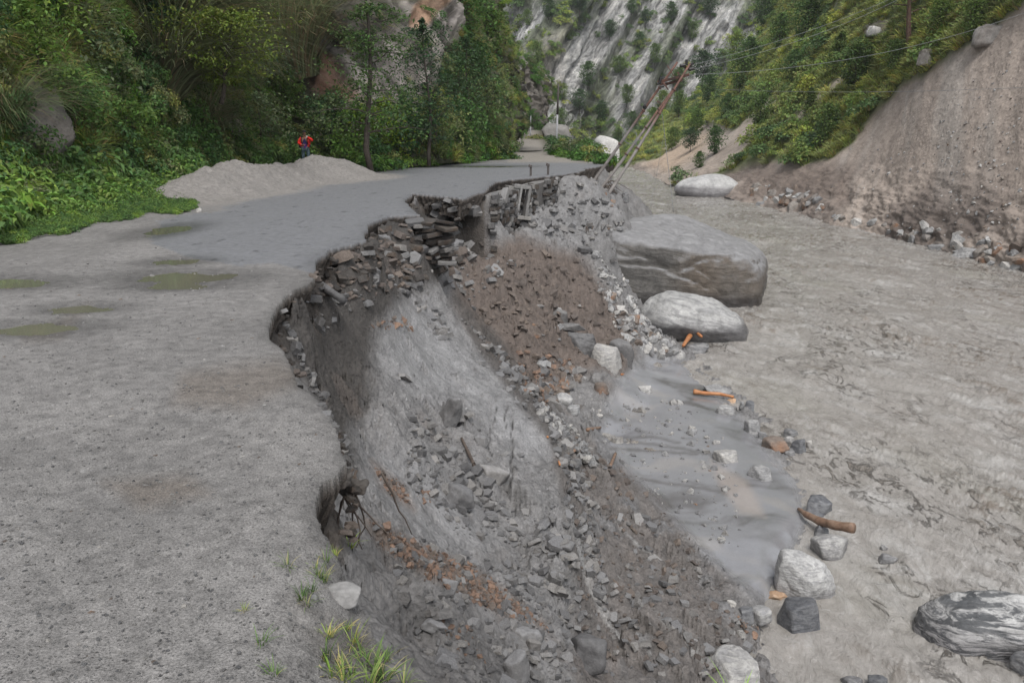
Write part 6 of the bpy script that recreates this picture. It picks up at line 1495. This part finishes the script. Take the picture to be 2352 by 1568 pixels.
for o in TR:
    for ch in list(o.children): bpy.data.objects.remove(ch)
    bpy.data.objects.remove(o)
# the pine whose trunk rises out of the picture
q = PY(2079, 132, 64); q = on_r(2079, 140)
tree('pine_tree', 'tall pine with a bare reddish trunk on the grass slope', q - np.array([0, 0, .6]), 15, 4.2, 9000, .34, .035, (0.060, 0.100, 0.040), .27, 90, 'cone', trunk_mat='pinebark', first=.30, nb=30, droop=.3, scat=1.2)

# ---- grass on the near corner of the road
GT = [grass_mesh('blades', np.random.RandomState(80 + i), 20 + 8 * (i % 3), .125, .0027, [(0.095, 0.165, 0.040), (0.125, 0.185, 0.055), (0.080, 0.140, 0.038), (0.125, 0.175, 0.070)][i % 4], .028, .75, seg=5, lean=.8, dry=(0.30, 0.27, 0.14)) for i in range(8)]
tuf = [(748,1290,.9),(802,1252,1.3),(690,1372,1),(656,1298,.9),(742,1335,1.1),(730,1320,.9),(715,1352,1),(700,1390,.9),(722,1398,1),(760,1480,1.5),(745,1515,1.3),(700,1455,1.2),(725,1440,1.1),(640,1510,1.1),(632,1545,.9),(820,1490,1.4),(838,1520,1.4),(860,1540,1.5),(885,1515,1.1),(790,1560,1.2),(680,1565,1),(755,1460,1),(600,1475,1.0),(780,1530,1.4),(805,1545,1.3),(850,1568,1.5),(705,1520,.8),(810,1480,1.2),(795,1440,.7),(742,1185,.7),(762,1190,.9),(560,1400,.5),(720,1300,.7),(770,1275,.7),(880,1560,1.3),(930,1568,1.3),(760,1545,1.2)]
for i, (x, y, s) in enumerate(tuf):
    q = hit(x, y)[0]; o = link('grass_tuft', GT[i % 8], LEAF_G); o.location = q - np.array([0, 0, .006]); s *= .66; o.scale = (s,) * 3; o.rotation_euler = (rr.normal() * .15, rr.normal() * .15, rr.uniform(0, 6.28)); tag(o, ('wide' if s > 1.0 else 'medium' if s > .75 else 'small') + ' ' + ['fresh', 'yellowish', 'dark', 'pale'][i % 4] + ' green grass tuft ' + ('under the near notch of the edge' if y < 1210 else 'above the pale stone on the corner' if y < 1345 else 'left of the pale stone on the corner' if y < 1410 else 'at the bottom edge near the slope' if x > 770 else 'at the bottom edge on the bare corner soil'), 'grass', 'grass tufts on the near corner')
ts_ = grass_mesh('blades', np.random.RandomState(99), 26, .9, .012, (0.13, 0.23, 0.06), .10, .5, seg=5, lean=.5)
for (x, y, Y, lb) in [(1700, 1600, 3.2, 'tall grass stalks rising blurred at the bottom of the picture')]:
    q = PY(x, y, Y); o = link('grass_tuft', ts_, LEAF_G); o.location = (q[0], q[1], q[2] - .12); o.scale = (.28,) * 3; tag(o, lb, 'grass')

# ================================================================== THE MAN BEHIND THE SAND HEAP
def skin_fig(name, pts, edges, rad, mat, parent, sub=2, root_i=0):
    me = bpy.data.meshes.new(name); me.from_pydata(pts, edges, []); o = link(name, me, mat, parent)
    sk = o.modifiers.new('skin', 'SKIN'); sv = me.skin_vertices[0].data if me.skin_vertices else None
    if sv is None:
        bm = bmesh.new(); bm.from_mesh(me); bm.verts.layers.skin.verify(); bm.to_mesh(me); bm.free(); sv = me.skin_vertices[0].data
    for i, r in enumerate(rad): sv[i].radius = (r if isinstance(r, tuple) else (r, r)); sv[i].use_root = (i == root_i)
    s = o.modifiers.new('sub', 'SUBSURF'); s.levels = sub; s.render_levels = sub
    dg = bpy.context.evaluated_depsgraph_get(); ev = o.evaluated_get(dg); m2 = bpy.data.meshes.new_from_object(ev); o.modifiers.clear(); o.data = m2
    if not len(m2.materials): m2.materials.append(mat)
    for p_ in m2.polygons: p_.use_smooth = True
    return o
M['skin'] = mat_plain('brown skin', (0.24, 0.12, 0.075), .55, noise=.08); M['hair'] = mat_plain('black cloth', (0.012, 0.013, 0.014), .8, noise=.1)
M['red'] = mat_plain('red jacket', (0.62, 0.020, 0.012), .7, noise=.12, scale=6, bumpd=.01); M['trous'] = mat_plain('grey blue trousers', (0.055, 0.085, 0.100), .85, noise=.2, scale=6, bumpd=.01)
M['navy'] = mat_plain('navy shirt', (0.022, 0.020, 0.085), .85, noise=.3, scale=9); M['pink'] = mat_plain('magenta shirt print', (0.30, 0.012, 0.085), .85, noise=.4, scale=14, col2=(0.06, 0.02, 0.14)); M['pack'] = mat_plain('dark green pack', (0.014, 0.030, 0.028), .8, noise=.2); M['white'] = mat_plain('white plastic', (0.75, 0.75, 0.73), .5, noise=.05)
mp0 = PY(704, 384, 40.0); man = empty('person', (mp0[0], mp0[1], mp0[2] - .02)); man.rotation_euler = (0, 0, .05)
tag(man, 'man in an open red jacket and cap with one hand raised to his face', 'person')
# faces the camera (-Y). x: picture right
J = dict(pel=(0, 0, .93), ch=(0, -.01, 1.30), nk=(0, -.02, 1.49), hd=(0, -.04, 1.60), ht=(0, -.02, 1.72),
         lsh=(.19, 0, 1.41), lel=(.40, -.12, 1.27), lwr=(.17, -.26, 1.46), lha=(.06, -.27, 1.50), rsh=(-.19, 0, 1.41), rel=(-.31, -.03, 1.16), rwr=(-.14, -.20, 1.08), rha=(-.05, -.24, 1.07),
         lhp=(.10, 0, .90), lkn=(.15, -.05, .50), lan=(.16, 0, .08), lto=(.18, -.17, .03), rhp=(-.10, 0, .90), rkn=(-.12, -.02, .50), ran=(-.13, .03, .08), rto=(-.15, -.14, .03))
kk = list(J); ix = {k: i for i, k in enumerate(kk)}
ed = [('pel','ch'),('ch','nk'),('nk','hd'),('hd','ht'),('ch','lsh'),('lsh','lel'),('lel','lwr'),('lwr','lha'),('ch','rsh'),('rsh','rel'),('rel','rwr'),('rwr','rha'),('pel','lhp'),('lhp','lkn'),('lkn','lan'),('lan','lto'),('pel','rhp'),('rhp','rkn'),('rkn','ran'),('ran','rto')]
rd = dict(pel=(.15,.11), ch=(.16,.11), nk=.055, hd=(.078,.092), ht=(.06,.07), lsh=.065, lel=.045, lwr=.03, lha=(.035,.02), rsh=.065, rel=.045, rwr=.03, rha=(.035,.02), lhp=.095, lkn=.065, lan=.045, lto=.035, rhp=.095, rkn=.065, ran=.045, rto=.035)
skin_fig('body', [J[k] for k in kk], [(ix[a], ix[b]) for a, b in ed], [rd[k] for k in kk], M['skin'], man)
def part_fig(name, keys, edges, rads, mat):
    i_ = {k: n for n, k in enumerate(keys)}; return skin_fig(name, [J[k] if isinstance(k, str) else k for k in keys], [(i_[a], i_[b]) for a, b in edges], rads, mat, man)
part_fig('trousers', ['pel','lhp','lkn','lan','rhp','rkn','ran'], [('pel','lhp'),('lhp','lkn'),('lkn','lan'),('pel','rhp'),('rhp','rkn'),('rkn','ran')], [(.165,.125),.11,.085,.07,.11,.085,.07], M['trous'])
part_fig('shirt', ['pel','ch','nk'], [('pel','ch'),('ch','nk')], [(.165,.125),(.175,.125),.06], M['navy'])
J['jl'] = (.11, .0, .92); J['jlm'] = (.125, .0, 1.15); J['jr'] = (-.11, .0, .92); J['jrm'] = (-.125, .0, 1.15)
part_fig('jacket_side', ['jl','jlm','lsh','lel','lwr'], [('jl','jlm'),('jlm','lsh'),('lsh','lel'),('lel','lwr')], [(.085,.15),(.085,.15),(.085,.11),.072,.05], M['red'])
part_fig('jacket_side', ['jr','jrm','rsh','rel','rwr'], [('jr','jrm'),('jrm','rsh'),('rsh','rel'),('rel','rwr')], [(.085,.15),(.085,.15),(.085,.11),.072,.05], M['red'])
o = link('shirt_print', box_mesh('shirt_print', (0.01, -.125, 1.01), (.13, .05, .22), bev=.02), M['pink'], man)
o = link('cap', boulder_mesh('cap', (.098, .112, .065), (np.array([[0, 0, 1], [0, 0, -1]]), np.array([1.0, .35])), 3, 3, 6, .0), M['hair'], man); o.location = (0, -.03, 1.71)
o = link('cap_peak', box_mesh('cap_peak', (0, -.15, 1.685), (.14, .10, .018), (-.15, 0, 0), .008), M['hair'], man)
o = link('beard', boulder_mesh('beard', (.06, .03, .035), None, 9, 3, 8, .02), M['hair'], man); o.location = (0, -.115, 1.545)
for sx in (-.03, .03): link('eye', box_mesh('eye', (sx, -.128, 1.625), (.022, .01, .012), bev=.004), M['hair'], man)
link('nose', box_mesh('nose', (0, -.137, 1.60), (.022, .03, .04), bev=.008), M['skin'], man)
for hx, hz, hy, sgn in [(.05, 1.50, -.275, -1), (-.04, 1.07, -.245, 1)]:
    for k in range(4):
        z0 = hz + .026 - .018 * k; P_ = [(hx, hy, z0), (hx + sgn * .035, hy - .008, z0), (hx + sgn * .062, hy + .004, z0 - .004), (hx + sgn * (.075 - .006 * abs(k - 1.4)), hy + .018, z0 - .006)]; link('finger', tube_mesh('finger', P_, [.010, .009, .0085, .007], 6), M['skin'], man)
    link('thumb', tube_mesh('thumb', [(hx - sgn * .01, hy - .005, hz + .03), (hx + sgn * .015, hy - .012, hz + .055), (hx + sgn * .03, hy - .005, hz + .068)], [.012, .011, .009], 6), M['skin'], man)
link('watch', tube_mesh('watch', [(.145, -.26, 1.465), (.175, -.255, 1.455)], .052, 10), M['white'], man)
o = link('backpack', boulder_mesh('backpack', (.17, .13, .27), (np.array([[1,0,0],[-1,0,0],[0,1,.1],[0,-1,0],[0,0,1],[0,0,-1]]), np.array([.8]*6)), 5, 4, 8, .015), M['pack'], man); o.location = (-.17, .19, 1.18); o.rotation_euler = (0, .12, .3)
for sx in (-1, 1): link('strap', tube_mesh('strap', [(sx * .13, .10, 1.45), (sx * .135, -.03, 1.50), (sx * .135, -.135, 1.40), (sx * .14, -.155, 1.25), (sx * .15, -.12, 1.12), (sx * .18, .03, 1.06)], .020, 6), M['hair'], man)
link('belt_bag', box_mesh('belt_bag', (.24, -.02, 1.05), (.07, .10, .10), bev=.02), M['hair'], man)

# ---- the thin haze that fills the gorge
m = NT('haze'); m.t.nodes.remove(m.b); pv = m.n('ShaderNodeVolumePrincipled'); pv.inputs['Density'].default_value = 0.00025; pv.inputs['Color'].default_value = (0.92, 0.95, 1.0, 1); pv.inputs['Anisotropy'].default_value = 0.2
m.l(pv.outputs[0], m.out.inputs['Volume'])
hz = link('haze', box_mesh('haze', (0, 170, 95), (520, 480, 215), bev=0), m.m); tag(hz, 'thin pale haze hanging in the gorge', kind='stuff')
